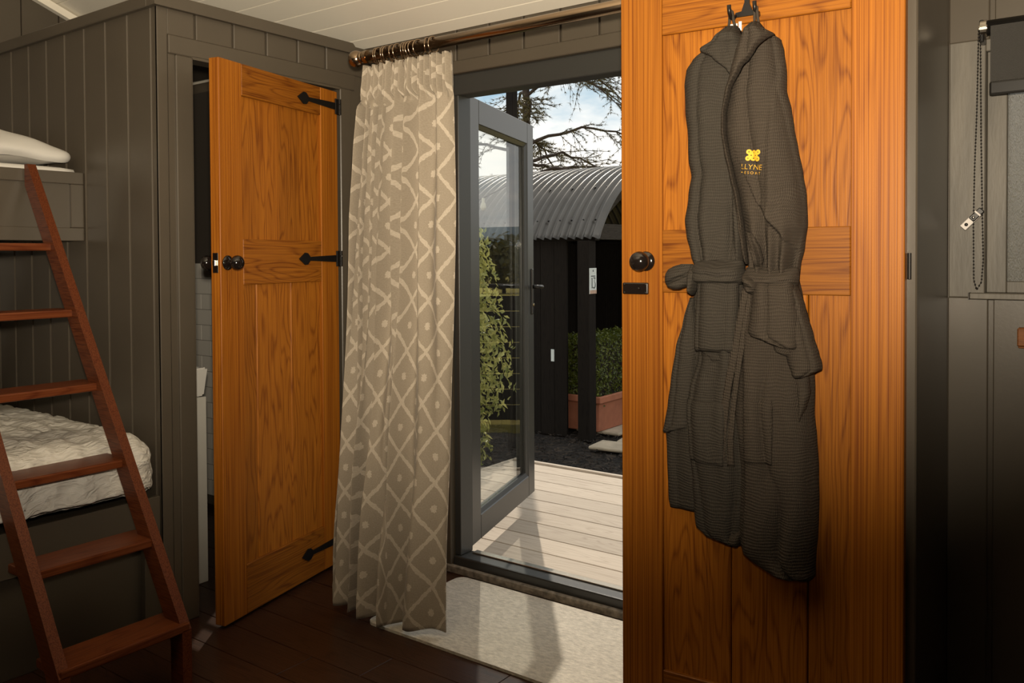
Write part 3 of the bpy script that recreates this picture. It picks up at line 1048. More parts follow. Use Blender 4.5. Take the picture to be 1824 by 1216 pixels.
XLr = [(1.875, -2.145, -1.762), (1.73, -2.161, -1.760), (1.543, -2.180, -1.758), (1.312, -2.196, -1.754), (0.927, -2.198, -1.748), (0.543, -2.204, -1.747), (0.064, -2.222, -1.752), (0.0, -2.224, -1.753)]
ring_m = None
rx = [-2.098, -2.086, -2.064, -2.045, -2.022, -1.998, -1.972, -1.960, -1.938, -1.925, -1.905, -1.868, -1.842]
for k, x in enumerate(rx):
    tilt = rnd.uniform(-0.35, 0.35)
    if ring_m is None:
        bm = bmesh.new()
        n = 28
        add_tube(bm, [(0, 0.0245 * math.cos(2 * PI * q / n), 0.0245 * math.sin(2 * PI * q / n)) for q in range(n)], 0.0026, 8, closed=True)
        add_tube(bm, [(0, 0.005 * math.cos(2 * PI * q / 10), -0.031 + 0.005 * math.sin(2 * PI * q / 10)) for q in range(10)], 0.0014, 6, closed=True)
        o = bm_obj('curtain_ring', bm, 'rod', None, smooth=True)
        ring_m = o.data
    else:
        o = bpy.data.objects.new('curtain_ring', ring_m)
        link(o)
    o.location = (x, RY, RZ - 0.0032)
    o.rotation_euler = (0, 0, tilt)
    tag(o, 'thin metal curtain ring threaded on the rod above the curtain', 'ring', 'curtain rings bunched on the rod')

curtain = empty('curtain', (-1.96, RY, 0.0), label='taupe curtain with ivory lattice pattern gathered beside the entrance door', cat='curtain')
NS, NZ = 440, 130
ZT = 1.846


def cloth(s, z):
    """point of the curtain: s across the cloth (0 left, 1 right), z height"""
    xl, xr = interp(XLr, z)
    h = smooth01((z - 1.70) / 0.05)          # heading tape
    w = s + 0.05 * math.sin(PI * s) * (1 - h)
    low = smooth01((1.3 - z) / 1.3)
    # folds get wider and fewer towards the free edge
    ph = 2 * PI * (13.0 * s - 5.4 * s * s)
    ph2 = 2 * PI * (8.0 * s - 3.0 * s * s)
    amp = lerp(0.036, 0.046, low) * lerp(1.0, 0.34, smooth01((s - 0.55) / 0.3))
    wv = 0.5 * math.sin(3.1 * z + 4 * s) + 0.25 * math.sin(7 * z)
    fa = 0.85 * math.sin(ph + wv) + 0.2 * math.sin(2.3 * ph2 + 2.1 * z + 1.3)
    fb = math.sin(ph2 + wv) + 0.22 * math.sin(2.3 * ph2 + 2.1 * z + 1.3)
    f = lerp(fa, fb, smooth01((1.25 - z) / 0.95))
    n = noise.noise(Vector((s * 9, z * 1.6, 3.3))) * 0.016
    y_f = amp * f + n
    hh = 0.0125 * math.sin(2 * PI * 21 * s + 0.9 * math.sin(9 * s)) + 0.006 * math.sin(2 * PI * 7.3 * s + 1.0) + 0.004 * noise.noise(Vector((s * 30, z * 6, 1.0)))
    y = lerp(y_f, hh, h)
    x = lerp(xl, xr, w) + (1 - h) * 0.010 * math.cos(ph + 0.5 * math.sin(3.1 * z + 4 * s)) * lerp(1, 0.4, s)
    y0 = lerp(2.012, RY - 0.004, smooth01(z / 1.75))
    y0 += -0.03 * math.sin(PI * s) * low
    return Vector((x, y0 - y, z))


zb_ = lambda s: 0.022 + 0.010 * math.sin(9 * s) * s + 0.012 * noise.noise(Vector((s * 6, 0, 8)))
rows_z = [(q / NZ) for q in range(NZ + 1)]
ulen = [0.0]
ref = [cloth(k / NS, 0.75) for k in range(NS + 1)]
for a, c in zip(ref, ref[1:]):
    ulen.append(ulen[-1] + (c - a).length)
sc_u = 1.12 / ulen[-1]
verts, uvs, faces = [], [], []
for side in (0, 1):
    for r in rows_z:
        for k in range(NS + 1):
            s = k / NS
            ztop = ZT + 0.004 * math.sin(2 * PI * 11 * s)
            z = lerp(zb_(s), ztop, r)
            p = cloth(s, z)
            # stitched hem: slightly thicker lower band
            hemb = 0.003 * smooth01((0.105 - z) / 0.006)
            p.y += -hemb if side == 0 else 0.0025
            verts.append((p.x + 1.96, p.y - RY, p.z))
            uvs.append((ulen[k] * sc_u, z))
W_ = NS + 1
half = W_ * (NZ + 1)
for i in range(NZ):
    for k in range(NS):
        a = i * W_ + k
        faces.append((a, a + 1, a + W_ + 1, a + W_))
nf = len(faces)
back = []
for i in range(NZ):
    for k in range(NS):
        a = half + i * W_ + k
        back.append((a, a + W_, a + W_ + 1, a + 1))
rim = []
for k in range(NS):
    rim.append((k, half + k, half + k + 1, k + 1))
    t = NZ * W_ + k
    rim.append((t, t + 1, half + t + 1, half + t))
for i in range(NZ):
    a = i * W_
    rim.append((a, a + W_, half + a + W_, half + a))
    a = i * W_ + NS
    rim.append((a, half + a, half + a + W_, a + W_))
pydata('drape', verts, faces + back + rim, 'curtain', curtain, smooth=True, uvs=uvs)
hk = bmesh.new()
for x in rx:
    add_tube(hk, [(x + 1.96, -0.004, RZ - 0.036), (x + 1.96, -0.006, RZ - 0.044), (x + 1.96, -0.003, RZ - 0.058)], 0.0012, 6)
o = bm_obj('curtain_hooks', hk, 'steel', curtain)
o['kind'] = 'stuff'

# ================================================================== robe hook and robes on the oak door
RB = Matrix.Translation((OX, OY, 0)) @ Matrix.Rotation(OA, 4, 'Z')


def on_door(s, z, n=0.0):
    return RB @ Vector((s, -n, z))


hook = empty('door_hook', on_door(0.318, 1.755, 0.0), OA, label='black metal double hook at the top of the robe door', cat='hook')
HK = lambda s, z, n: (s - 0.318, -n, z - 1.755)
prism('back_strap', [(-0.006, 0.02), (0.006, 0.02), (0.006, DH - 1.755 + 0.003), (-0.006, DH - 1.755 + 0.003)], 'y', -0.004, -0.0008, 'black', hook)
box('over_door_bend', -0.006, 0.006, -0.004, DT + 0.004, DH - 1.755 + 0.0008, DH - 1.755 + 0.004, 'black', hook)
box('over_door_bend', -0.006, 0.006, DT + 0.0008, DT + 0.004, DH - 1.755 - 0.04, DH - 1.755 + 0.0008, 'black', hook)
box('cross_bar', -0.026, 0.026, -0.0065, -0.0008, -0.006, 0.004, 'black', hook, bev=0.002)
prism('yoke', [(-0.026, -0.006), (0.026, -0.006), (0.026, 0.004), (0.012, 0.006), (0.006, 0.024), (-0.006, 0.024), (-0.012, 0.006), (-0.026, 0.004)], 'y', -0.0068, -0.001, 'black', hook)
for sx in (-0.029, 0.029):
    tube('prong', [(sx * 0.9, -0.004, -0.002), (sx, -0.012, -0.010), (sx, -0.030, -0.012), (sx, -0.042, -0.002), (sx, -0.045, 0.014)], [0.0042, 0.0045, 0.0045, 0.0045, 0.0048], 'black', hook, 10)


def sheet(name, rows, base, depth, mat, parent, org, fold=None, ns=44, nz=70, edge=0.004, p=2.6, seed=0.0, wob=0.0, over=None):
    """soft closed piece of cloth: rows (z, sL, sR) from top to bottom; front bulges off the door by depth.
    Returns a function giving the distance of its front surface from the door."""
    zt, zb = rows[0][0], rows[-1][0]

    def under(s, z):
        return max(base, over(s, z) - 0.002) if over else base

    def lim(z):
        l, r = interp(rows, z)
        if wob:
            l += wob * noise.noise(Vector((z * 16, seed, 0.0)))
            r += wob * noise.noise(Vector((z * 16, seed, 5.0)))
        return l, r

    def front(s, z):
        l, r = lim(z)
        t = max(0.0, min(1.0, (s - l) / max(1e-6, r - l)))
        e = (1 - abs(2 * t - 1) ** p) ** 0.6
        vz = min(1.0, (zt - z) / 0.03 + 0.25, (z - zb) / 0.012 + 0.35)
        d = edge + depth * e * max(0.15, vz)
        if fold:
            d += fold(s, z, t) * min(1.0, e * 1.6)
        return under(s, z) + max(d, edge * 0.6)
    V, U, Fc = [], [], []
    w = ns + 1
    for side in (0, 1):
        for i in range(nz + 1):
            z = lerp(zt, zb, i / nz)
            l, r = lim(z)
            arc = 0.0
            pd = None
            for k in range(ns + 1):
                t = k / ns
                s = lerp(l, r, t)
                d = front(s, z) if side == 0 else under(s, z)
                if side == 0:
                    if pd is not None:
                        arc += math.hypot((r - l) / ns, d - pd)
                    pd = d
                    U.append((arc + l, z))
                else:
                    U.append((s, z))
                V.append((s - org[0], -d, z - org[1]))
    h = w * (nz + 1)
    for i in range(nz):
        for k in range(ns):
            a = i * w + k
            Fc.append((a, a + w, a + w + 1, a + 1))
            Fc.append((h + a, h + a + 1, h + a + w + 1, h + a + w))
    for k in range(ns):
        Fc.append((k, k + 1, h + k + 1, h + k))
        t = nz * w + k
        Fc.append((t, h + t, h + t + 1, t + 1))
    for i in range(nz):
        a = i * w
        Fc.append((a, h + a, h + a + w, a + w))
        a = i * w + ns
        Fc.append((a, a + w, h + a + w, h + a))
    o = pydata(name, V, Fc, mat, parent, smooth=True, uvs=U)
    return front


def drape_fold(k, amp, seed, grow=None, slant=0.0):
    def f(s, z, t):
        a = amp * (grow(z) if grow else 1.0)
        v = 2.0 * abs(math.sin(PI * k * t + slant * z + seed + 1.3 * noise.noise(Vector((t * 3, z * 3.5, seed))))) ** 0.65 - 1.1
        v2 = noise.noise(Vector((s * 26, z * 7.0, seed + 4)))
        return a * (0.9 * v + 0.8 * v2)
    return f


def ribbon(name, pts, width, n0, mat, parent, org, th=0.005, twist=0.0, n1=None):
    """flat cloth tie following (s, z) points; n0..n1 distance from the door"""
    n1 = n0 if n1 is None else n1
    m = len(pts)
    V, U, Fc = [], [], []
    L = 0.0
    dense = []
    for i in range(m - 1):
        for q in range(6):
            t = q / 6
            dense.append((lerp(pts[i][0], pts[i + 1][0], t), lerp(pts[i][1], pts[i + 1][1], t)))
    dense.append(pts[-1])
    # smooth
    for _ in range(4):
        dense = [dense[0]] + [tuple((dense[i - 1][c] + 2 * dense[i][c] + dense[i + 1][c]) / 4 for c in (0, 1)) for i in range(1, len(dense) - 1)] + [dense[-1]]
    m = len(dense)
    prof = [(-0.5, 0.0), (-0.46, 0.8), (-0.2, 1.0), (0.0, 0.85), (0.22, 1.0), (0.46, 0.8), (0.5, 0.0), (0.0, -0.2)]
    for i, (s, z) in enumerate(dense):
        a, c = dense[max(i - 1, 0)], dense[min(i + 1, m - 1)]
        tx, tz = c[0] - a[0], c[1] - a[1]
        l = math.hypot(tx, tz) or 1
        nx, nz_ = tz / l, -tx / l
        nx, nz_ = -nx, -nz_
        f = i / (m - 1)
        n = lerp(n0, n1, f) + 0.002 * math.sin(9 * f + s * 40)
        wv = width * (1 + 0.12 * math.sin(7 * f + 1))
        for q, hgt in prof:
            V.append((s + nx * wv * q - org[0], -(n + th * hgt), z + nz_ * wv * q - org[1]))
            U.append((s + q * wv, z))
    k = len(prof)
    for i in range(m - 1):
        for q in range(k):
            r = (q + 1) % k
            Fc.append((i * k + q, i * k + r, (i + 1) * k + r, (i + 1) * k + q))
    Fc.append(tuple(range(k))[::-1])
    Fc.append(tuple((m - 1) * k + q for q in range(k)))
    return pydata(name, V, Fc, mat, parent, smooth=True, uvs=U)


def step_fold(poly, h, w, reach):
    """raised lip along a polyline: cloth on its left side stands proud and sinks away"""
    def f(s, z):
        best, sg = 1e9, 0
        for (a0, a1), (b0, b1) in zip(poly, poly[1:]):
            dx, dz = b0 - a0, b1 - a1
            L2 = dx * dx + dz * dz
            t = max(0, min(1, ((s - a0) * dx + (z - a1) * dz) / L2))
            px, pz = a0 + dx * t, a1 + dz * t
            d = math.hypot(s - px, z - pz)
            if d < best:
                best = d
                sg = 1 if dx * (z - a1) - dz * (s - a0) > 0 else -1
        d = best * sg
        if d > 0:
            return h * smooth01(d / w) * math.exp(-d / reach)
        return -0.6 * h * math.exp(d / (w * 2)) * (1 - smooth01((d + w) / w) * 0.5)
    return f


# ---------------- robe hanging nearer the latch
o1 = (0.25, 0.53)
robe1 = empty('bathrobe', on_door(o1[0], o1[1]), OA, label='charcoal grey gauze bathrobe with its belt tied in a side loop, hung by the knob', cat='bathrobe', group='bathrobes on the oak door')
L_upper = [(1.722, 0.273, 0.303), (1.707, 0.264, 0.31), (1.689, 0.247, 0.32), (1.674, 0.214, 0.328), (1.659, 0.191, 0.333), (1.637, 0.176, 0.334), (1.602, 0.17, 0.334), (1.544, 0.174, 0.332), (1.479, 0.18, 0.33), (1.42, 0.181, 0.33), (1.385, 0.188, 0.33), (1.342, 0.181, 0.33), (1.284, 0.175, 0.33), (1.245, 0.177, 0.328), (1.206, 0.188, 0.321), (1.169, 0.2, 0.315), (1.141, 0.205, 0.317)]
fu = drape_fold(2.2, 0.009, 1.3, lambda z: 0.5 + smooth01((1.5 - z) / 0.3))
sl1 = step_fold([(0.285, 1.50), (0.292, 1.42), (0.296, 1.30), (0.305, 1.20)], 0.010, 0.006, 0.05)
fr1 = sheet('bodice', L_upper, 0.006, 0.046, 'robe_a', robe1, o1, lambda s, z, t: fu(s, z, t) + sl1(s, z), nz=110, wob=0.003, seed=2.0)
sheet('collar', [(1.724, 0.274, 0.302), (1.707, 0.263, 0.31), (1.689, 0.246, 0.32), (1.676, 0.222, 0.327), (1.668, 0.228, 0.329), (1.649, 0.258, 0.333), (1.616, 0.291, 0.334), (1.585, 0.318, 0.333)], 0.0, 0.012, 'robe_a', robe1, o1, drape_fold(1.2, 0.002, 4.0), ns=34, nz=50, p=9, edge=0.014, over=fr1)
L_skirt = [(1.153, 0.199, 0.312), (1.101, 0.191, 0.322), (1.048, 0.177, 0.333), (0.995, 0.158, 0.335), (0.942, 0.147, 0.338), (0.876, 0.135, 0.34), (0.822, 0.127, 0.34), (0.777, 0.122, 0.34), (0.676, 0.125, 0.335), (0.609, 0.128, 0.333), (0.589, 0.133, 0.325)]
sheet('skirt_back', L_skirt, 0.006, 0.020, 'robe_a', robe1, o1, drape_fold(2.0, 0.005, 2.2), nz=70, wob=0.002, seed=7.0)
L_front = [(1.150, 0.215, 0.318), (1.05, 0.217, 0.33), (0.961, 0.210, 0.344), (0.882, 0.188, 0.344), (0.843, 0.181, 0.344), (0.752, 0.187, 0.344), (0.675, 0.196, 0.344), (0.596, 0.2, 0.338), (0.563, 0.204, 0.331), (0.548, 0.226, 0.325), (0.538, 0.266, 0.321), (0.534, 0.287, 0.316)]
fs1 = sheet('skirt_front', L_front, 0.022, 0.042, 'robe_a', robe1, o1, drape_fold(1.6, 0.007, 5.1), nz=90, wob=0.002, seed=3.0)
sheet('sleeve', [(1.155, 0.222, 0.318), (1.104, 0.219, 0.318), (1.053, 0.216, 0.316), (1.012, 0.2145, 0.315), (1.008, 0.2135, 0.3155), (0.985, 0.2145, 0.314), (0.979, 0.217, 0.312)], 0.062, 0.022, 'robe_a', robe1, o1, drape_fold(1.5, 0.004, 6.0), nz=50)
sheet('cuff_fold', [(0.985, 0.222, 0.31), (0.974, 0.235, 0.308), (0.966, 0.248, 0.30), (0.955, 0.254, 0.272)], 0.060, 0.010, 'robe_a', robe1, o1, None, ns=20, nz=14)
sheet('sleeve', [(1.10, 0.186, 0.198), (1.04, 0.170, 0.205), (0.98, 0.151, 0.206), (0.9, 0.138, 0.200), (0.84, 0.130, 0.196), (0.79, 0.121, 0.19), (0.779, 0.1195, 0.145), (0.772, 0.121, 0.135)], 0.014, 0.020, 'robe_a', robe1, o1, drape_fold(1.5, 0.003, 8.0), nz=50)
sheet('belt', [(1.189, 0.226, 0.322), (1.182, 0.210, 0.326), (1.162, 0.203, 0.328), (1.144, 0.206, 0.327), (1.134, 0.214, 0.322)], 0.050, 0.042, 'robe_a', robe1, o1, lambda s, z, t: 0.005 * abs(math.sin((z - 1.16) * 95 + 1.2 * t)) ** 0.6, ns=40, nz=24, p=3.5)
sheet('belt_loop', [(1.180, 0.178, 0.205), (1.174, 0.158, 0.212), (1.166, 0.145, 0.214), (1.155, 0.1395, 0.214), (1.144, 0.1385, 0.212), (1.134, 0.140, 0.204), (1.126, 0.146, 0.19), (1.120, 0.158, 0.175)], 0.052, 0.026, 'robe_a', robe1, o1,
      lambda s, z, t: -0.012 * math.exp(-((z - (1.131 + (s - 0.14) * 0.42)) / 0.004) ** 2), ns=36, nz=30)
sheet('belt_knot', [(1.178, 0.203, 0.222), (1.160, 0.199, 0.226), (1.14, 0.198, 0.222), (1.12, 0.20, 0.216), (1.108, 0.206, 0.212)], 0.055, 0.034, 'robe_a', robe1, o1, None, ns=18, nz=20)
sheet('pocket', [(0.862, 0.186, 0.285), (0.845, 0.186, 0.287), (0.80, 0.187, 0.287), (0.72, 0.194, 0.285)], 0.0, 0.004, 'robe_a', robe1, o1, None, ns=30, nz=30, p=8, over=fs1)
ribbon('belt_tail', [(0.296, 0.92), (0.288, 0.86), (0.284, 0.80), (0.287, 0.735)], 0.018, 0.066, 'robe_a', robe1, o1)


def hang_loop(parent, org, s_top, z_top, sa, sb, zb, n, mat):
    pts = []
    top_n = n
    bm = bmesh.new()
    A = Vector((sa - org[0], -(n - 0.006), zb - org[1]))
    T = Vector((s_top - org[0], -top_n, z_top - org[1]))
    B = Vector((sb - org[0], -(n + 0.004), zb - org[1]))
    path = [A, A.lerp(T, 0.5), T + Vector((-0.003, 0, -0.004)), T, T + Vector((0.003, 0, -0.004)), B.lerp(T, 0.5), B]
    add_tube(bm, path, 0.0032, 8)
    return bm_obj('hanging_loop', bm, mat, parent, smooth=True)


hang_loop(robe1, o1, 0.289, 1.7605, 0.280, 0.302, 1.712, 0.030, 'robe_a')
box('care_label', 0.281 - o1[0], 0.299 - o1[0], -0.0135, -0.0125, 1.712 - o1[1], 1.733 - o1[1], 'white_tag', robe1)
box('care_label', 0.301 - o1[0], 0.308 - o1[0], -0.0115, -0.0105, 1.716 - o1[1], 1.737 - o1[1], 'white_tag', robe1)

# ---------------- robe with the gold emblem
o2 = (0.38, 0.486)
robe2 = empty('bathrobe', on_door(o2[0], o2[1]), OA, label='charcoal brown gauze bathrobe with a gold emblem and lettering on the chest', cat='bathrobe', group='bathrobes on the oak door')
R_upper = [(1.714, 0.344, 0.363), (1.701, 0.338, 0.372), (1.685, 0.33, 0.394), (1.675, 0.324, 0.406), (1.65, 0.314, 0.413), (1.604, 0.3, 0.417), (1.561, 0.288, 0.418), (1.517, 0.282, 0.428), (1.48, 0.28, 0.435), (1.429, 0.288, 0.443), (1.379, 0.3, 0.453), (1.329, 0.31, 0.461), (1.267, 0.319, 0.463), (1.217, 0.327, 0.457), (1.18, 0.334, 0.449), (1.143, 0.339, 0.446)]
waist = lambda z: math.exp(-((z - 1.165) / 0.085) ** 2)
fo2 = drape_fold(2.1, 0.009, 0.4, lambda z: 0.7 + 0.5 * smooth01((1.5 - z) / 0.3))
st_a = step_fold([(0.372, 1.305), (0.381, 1.285), (0.398, 1.264), (0.42, 1.240)], 0.018, 0.006, 0.045)
st_b = step_fold([(0.41, 1.62), (0.395, 1.56), (0.388, 1.48), (0.385, 1.40), (0.388, 1.31)], 0.012, 0.012, 0.05)


def fold_r(s, z, t):
    fan = math.sin(2 * PI * 4.2 * t + 9 * (z - 1.17)) * 0.012 * waist(z)
    return fo2(s, z, t) + fan + st_a(s, z) + 0.6 * st_b(s, z)


fr2 = sheet('bodice', R_upper, 0.040, 0.048, 'robe_b', robe2, o2, fold_r, ns=60, nz=130, wob=0.002, seed=9.0)
sheet('collar', [(1.716, 0.345, 0.362), (1.701, 0.337, 0.372), (1.689, 0.330, 0.392), (1.679, 0.325, 0.397), (1.672, 0.322, 0.390), (1.646, 0.312, 0.366), (1.609, 0.300, 0.334), (1.569, 0.288, 0.307), (1.52, 0.281, 0.293), (1.47, 0.280, 0.293), (1.394, 0.295, 0.308), (1.318, 0.310, 0.324), (1.243, 0.321, 0.334), (1.18, 0.332, 0.344)], 0.0, 0.016, 'robe_b', robe2, o2, drape_fold(1.0, 0.0015, 3.0), ns=34, nz=120, p=9, edge=0.016, over=fr2)
sheet('cuff_peek', [(1.25, 0.341, 0.356), (1.235, 0.345, 0.366), (1.215, 0.352, 0.374), (1.19, 0.362, 0.378), (1.175, 0.368, 0.376)], 0.0, 0.012, 'robe_b', robe2, o2, lambda s, z, t: 0.004 * math.sin(14 * t), ns=20, nz=26, over=fr2)
R_skirt = [(1.155, 0.333, 0.441), (1.104, 0.326, 0.45), (1.054, 0.315, 0.464), (1.004, 0.302, 0.475), (0.953, 0.292, 0.475), (0.903, 0.287, 0.475), (0.852, 0.291, 0.476), (0.802, 0.297, 0.48), (0.727, 0.305, 0.485), (0.639, 0.305, 0.485), (0.581, 0.304, 0.483), (0.552, 0.307, 0.48), (0.531, 0.314, 0.479), (0.514, 0.336, 0.478), (0.501, 0.361, 0.478), (0.49, 0.407, 0.477), (0.486, 0.447, 0.473)]
sk2 = drape_fold(1.9, 0.009, 2.9, lambda z: 0.6 + 0.6 * smooth01((1.0 - z) / 0.4))
lap = step_fold([(0.331, 0.55), (0.334, 0.70), (0.332, 0.90), (0.330, 1.10)][::-1], 0.010, 0.006, 0.06)
fs2 = sheet('skirt', R_skirt, 0.026, 0.056, 'robe_b', robe2, o2, lambda s, z, t: sk2(s, z, t) + lap(s, z), ns=60, nz=120, wob=0.002, seed=12.0)
sheet('hem_tuck', [(0.575, 0.300, 0.325), (0.552, 0.288, 0.318), (0.540, 0.29, 0.315), (0.535, 0.30, 0.312)], 0.05, 0.016, 'robe_b', robe2, o2, None, ns=16, nz=16)
sheet('sleeve', [(1.150, 0.360, 0.442), (1.095, 0.355, 0.452), (1.059, 0.350, 0.458), (1.032, 0.346, 0.459), (1.022, 0.352, 0.459), (1.012, 0.382, 0.459), (1.003, 0.412, 0.458), (0.996, 0.440, 0.456)], 0.088, 0.030, 'robe_b', robe2, o2, drape_fold(1.4, 0.005, 1.0), ns=44, nz=60)
sheet('cuff_fold', [(1.008, 0.402, 0.452), (1.0, 0.402, 0.457), (0.992, 0.404, 0.459), (0.985, 0.416, 0.457), (0.981, 0.43, 0.450)], 0.086, 0.020, 'robe_b', robe2, o2, None, ns=20, nz=16)
sheet('sleeve', [(1.145, 0.418, 0.446), (1.083, 0.418, 0.465), (1.023, 0.42, 0.482), (0.987, 0.423, 0.493), (0.967, 0.427, 0.499), (0.955, 0.432, 0.500), (0.945, 0.437, 0.484), (0.932, 0.443, 0.458)], 0.064, 0.036, 'robe_b', robe2, o2, drape_fold(1.3, 0.005, 3.7), ns=36, nz=50)
sheet('sleeve_lining', [(0.95, 0.436, 0.470), (0.90, 0.445, 0.474), (0.87, 0.449, 0.466), (0.845, 0.450, 0.457), (0.832, 0.4505, 0.453)], 0.058, 0.018, 'robe_b', robe2, o2, None, ns=18, nz=24)
sheet('belt', [(1.173, 0.338, 0.449), (1.166, 0.336, 0.452), (1.153, 0.335, 0.453), (1.140, 0.337, 0.452), (1.133, 0.340, 0.450)], 0.070, 0.040, 'robe_b', robe2, o2, lambda s, z, t: 0.005 * abs(math.sin((z - 1.15) * 100 + 1.0 * t)) ** 0.6, ns=40, nz=24, p=3.5)
sheet('belt_knot', [(1.165, 0.338, 0.352), (1.154, 0.334, 0.366), (1.142, 0.334, 0.374), (1.130, 0.337, 0.376), (1.120, 0.345, 0.372), (1.114, 0.353, 0.366)], 0.080, 0.042, 'robe_b', robe2, o2, lambda s, z, t: 0.006 * math.sin((z + 0.6 * s) * 210), ns=24, nz=26)
ribbon('belt_tail', [(0.341, 1.124), (0.330, 1.067), (0.314, 0.99), (0.297, 0.913), (0.287, 0.848), (0.281, 0.783), (0.279, 0.735)], 0.020, 0.076, 'robe_b', robe2, o2, n1=0.070)
ribbon('belt_tail', [(0.352, 1.12), (0.336, 1.042), (0.320, 0.952), (0.308, 0.862), (0.301, 0.785), (0.302, 0.722)], 0.014, 0.078, 'robe_b', robe2, o2, n1=0.070)
sheet('pocket', [(0.884, 0.333, 0.398), (0.868, 0.331, 0.400), (0.80, 0.331, 0.400), (0.74, 0.333, 0.398)], 0.0, 0.004, 'robe_b', robe2, o2, None, ns=26, nz=24, p=8, over=fs2)
hang_loop(robe2, o2, 0.3475, 1.7605, 0.342, 0.358, 1.706, 0.038, 'robe_b')

# gold embroidery sewn onto the chest
bm = bmesh.new()
em = empty('embroidered_emblem', (0.356 - o2[0], -0.09, 1.405 - o2[1]))
em.parent = robe2


def sew(bmx, vs2, fs2_, cs, cz, rot=0.0):
    ca, sa_ = math.cos(rot), math.sin(rot)
    ids = []
    for x, zv in vs2:
        s = cs + x * ca - zv * sa_
        z = cz + x * sa_ + zv * ca
        ids.append(bmx.verts.new((s - 0.356, -(fr2(s, z) + 0.0012) + 0.09, z - 1.405)))
    for f in fs2_:
        try:
            bmx.faces.new([ids[i] for i in f])
        except ValueError:
            pass


def ring_shape(cx, cz, r0, r1, n=14):
    vs2, fs2_ = [], []
    for k in range(n):
        a = 2 * PI * k / n
        vs2 += [(cx + r0 * math.cos(a), cz + r0 * math.sin(a)), (cx + r1 * math.cos(a), cz + r1 * math.sin(a))]
    for k in range(n):
        l = (k + 1) % n
        fs2_.append((2 * k, 2 * k + 1, 2 * l + 1, 2 * l))
    return vs2, fs2_


ROT = -0.12
CE = (0.3585, 1.4185)
for cx, cz in ((-0.0105, 0.0072), (0.0, 0.0062), (0.0105, 0.0072), (-0.0052, 0.0), (0.0052, 0.0), (-0.0105, -0.0072), (0.0, -0.0062), (0.0105, -0.0072)):
    a, c = ring_shape(cx, cz, 0.0013, 0.0056)
    sew(bm, a, c, CE[0], CE[1], ROT)
bm_obj('knotwork_motif', bm, 'gold', em)
bm = bmesh.new()
a, c = text_polys('LLYNE', 0.0165, 1.05)
sew(bm, a, c, 0.3555, 1.3925, ROT)
bm_obj('lettering', bm, 'gold', em)
bm = bmesh.new()
a, c = text_polys('E S O R T', 0.0085, 1.05)
sew(bm, a, c, 0.3575, 1.3795, ROT)
sew(bm, [(-0.002, -0.0006), (0.002, -0.0006), (0.002, 0.0006), (-0.002, 0.0006)], [(0, 1, 2, 3)], 0.3325, 1.3835, ROT)
bm_obj('lettering', bm, 'gold', em)

# ================================================================== door mat
bm = bmesh.new()
mx0, mx1, my0, my1, mr = -2.055, -1.15, 1.965, 2.452, 0.035
poly = []
for cx, cy, a0 in ((mx1 - mr, my1 - mr, 0), (mx0 + mr, my1 - mr, PI / 2), (mx0 + mr, my0 + mr, PI), (mx1 - mr, my0 + mr, 1.5 * PI)):
    for q in range(7):
        a = a0 + q * PI / 12
        poly.append((cx + mr * math.cos(a) + 1.6, cy + mr * math.sin(a) - 2.2))
door_mat = prism('door_mat', poly, 'z', 0.0, 0.009, 'mat')
door_mat.location = (-1.6, 2.2, 0.0005)
tag(door_mat, 'oatmeal coloured door mat with rounded corners inside the entrance', 'door mat')

# ================================================================== bunks, bedding and ladder
LBX = -2.566     # face of the lower bed base
lower = empty('lower_bunk_bed', (LBX, 0.6, 0), label='taupe lower bunk bed base under the cream quilt', cat='bed')
LB = lambda n, x0, x1, y0, y1, z0, z1, bev=0.002: box(n, x0 - LBX, x1 - LBX, y0 - 0.6, y1 - 0.6, z0, z1, 'paint', lower, bev)
LB('side_board', LBX - 0.022, LBX, -0.45, YB - 0.003, 0.30, 0.432)
LB('plinth', LBX - 0.06, LBX - 0.035, -0.45, YB - 0.003, 0.0, 0.30)
LB('slat_deck', XG + 0.015, LBX - 0.022, -0.45, YB - 0.003, 0.36, 0.385)
LB('side_stile', LBX - 0.022, LBX + 0.004, 1.495, YB - 0.003, 0.0, 0.298)
LB('end_board', XG + 0.015, LBX - 0.022, -0.45, -0.43, 0.0, 0.432)


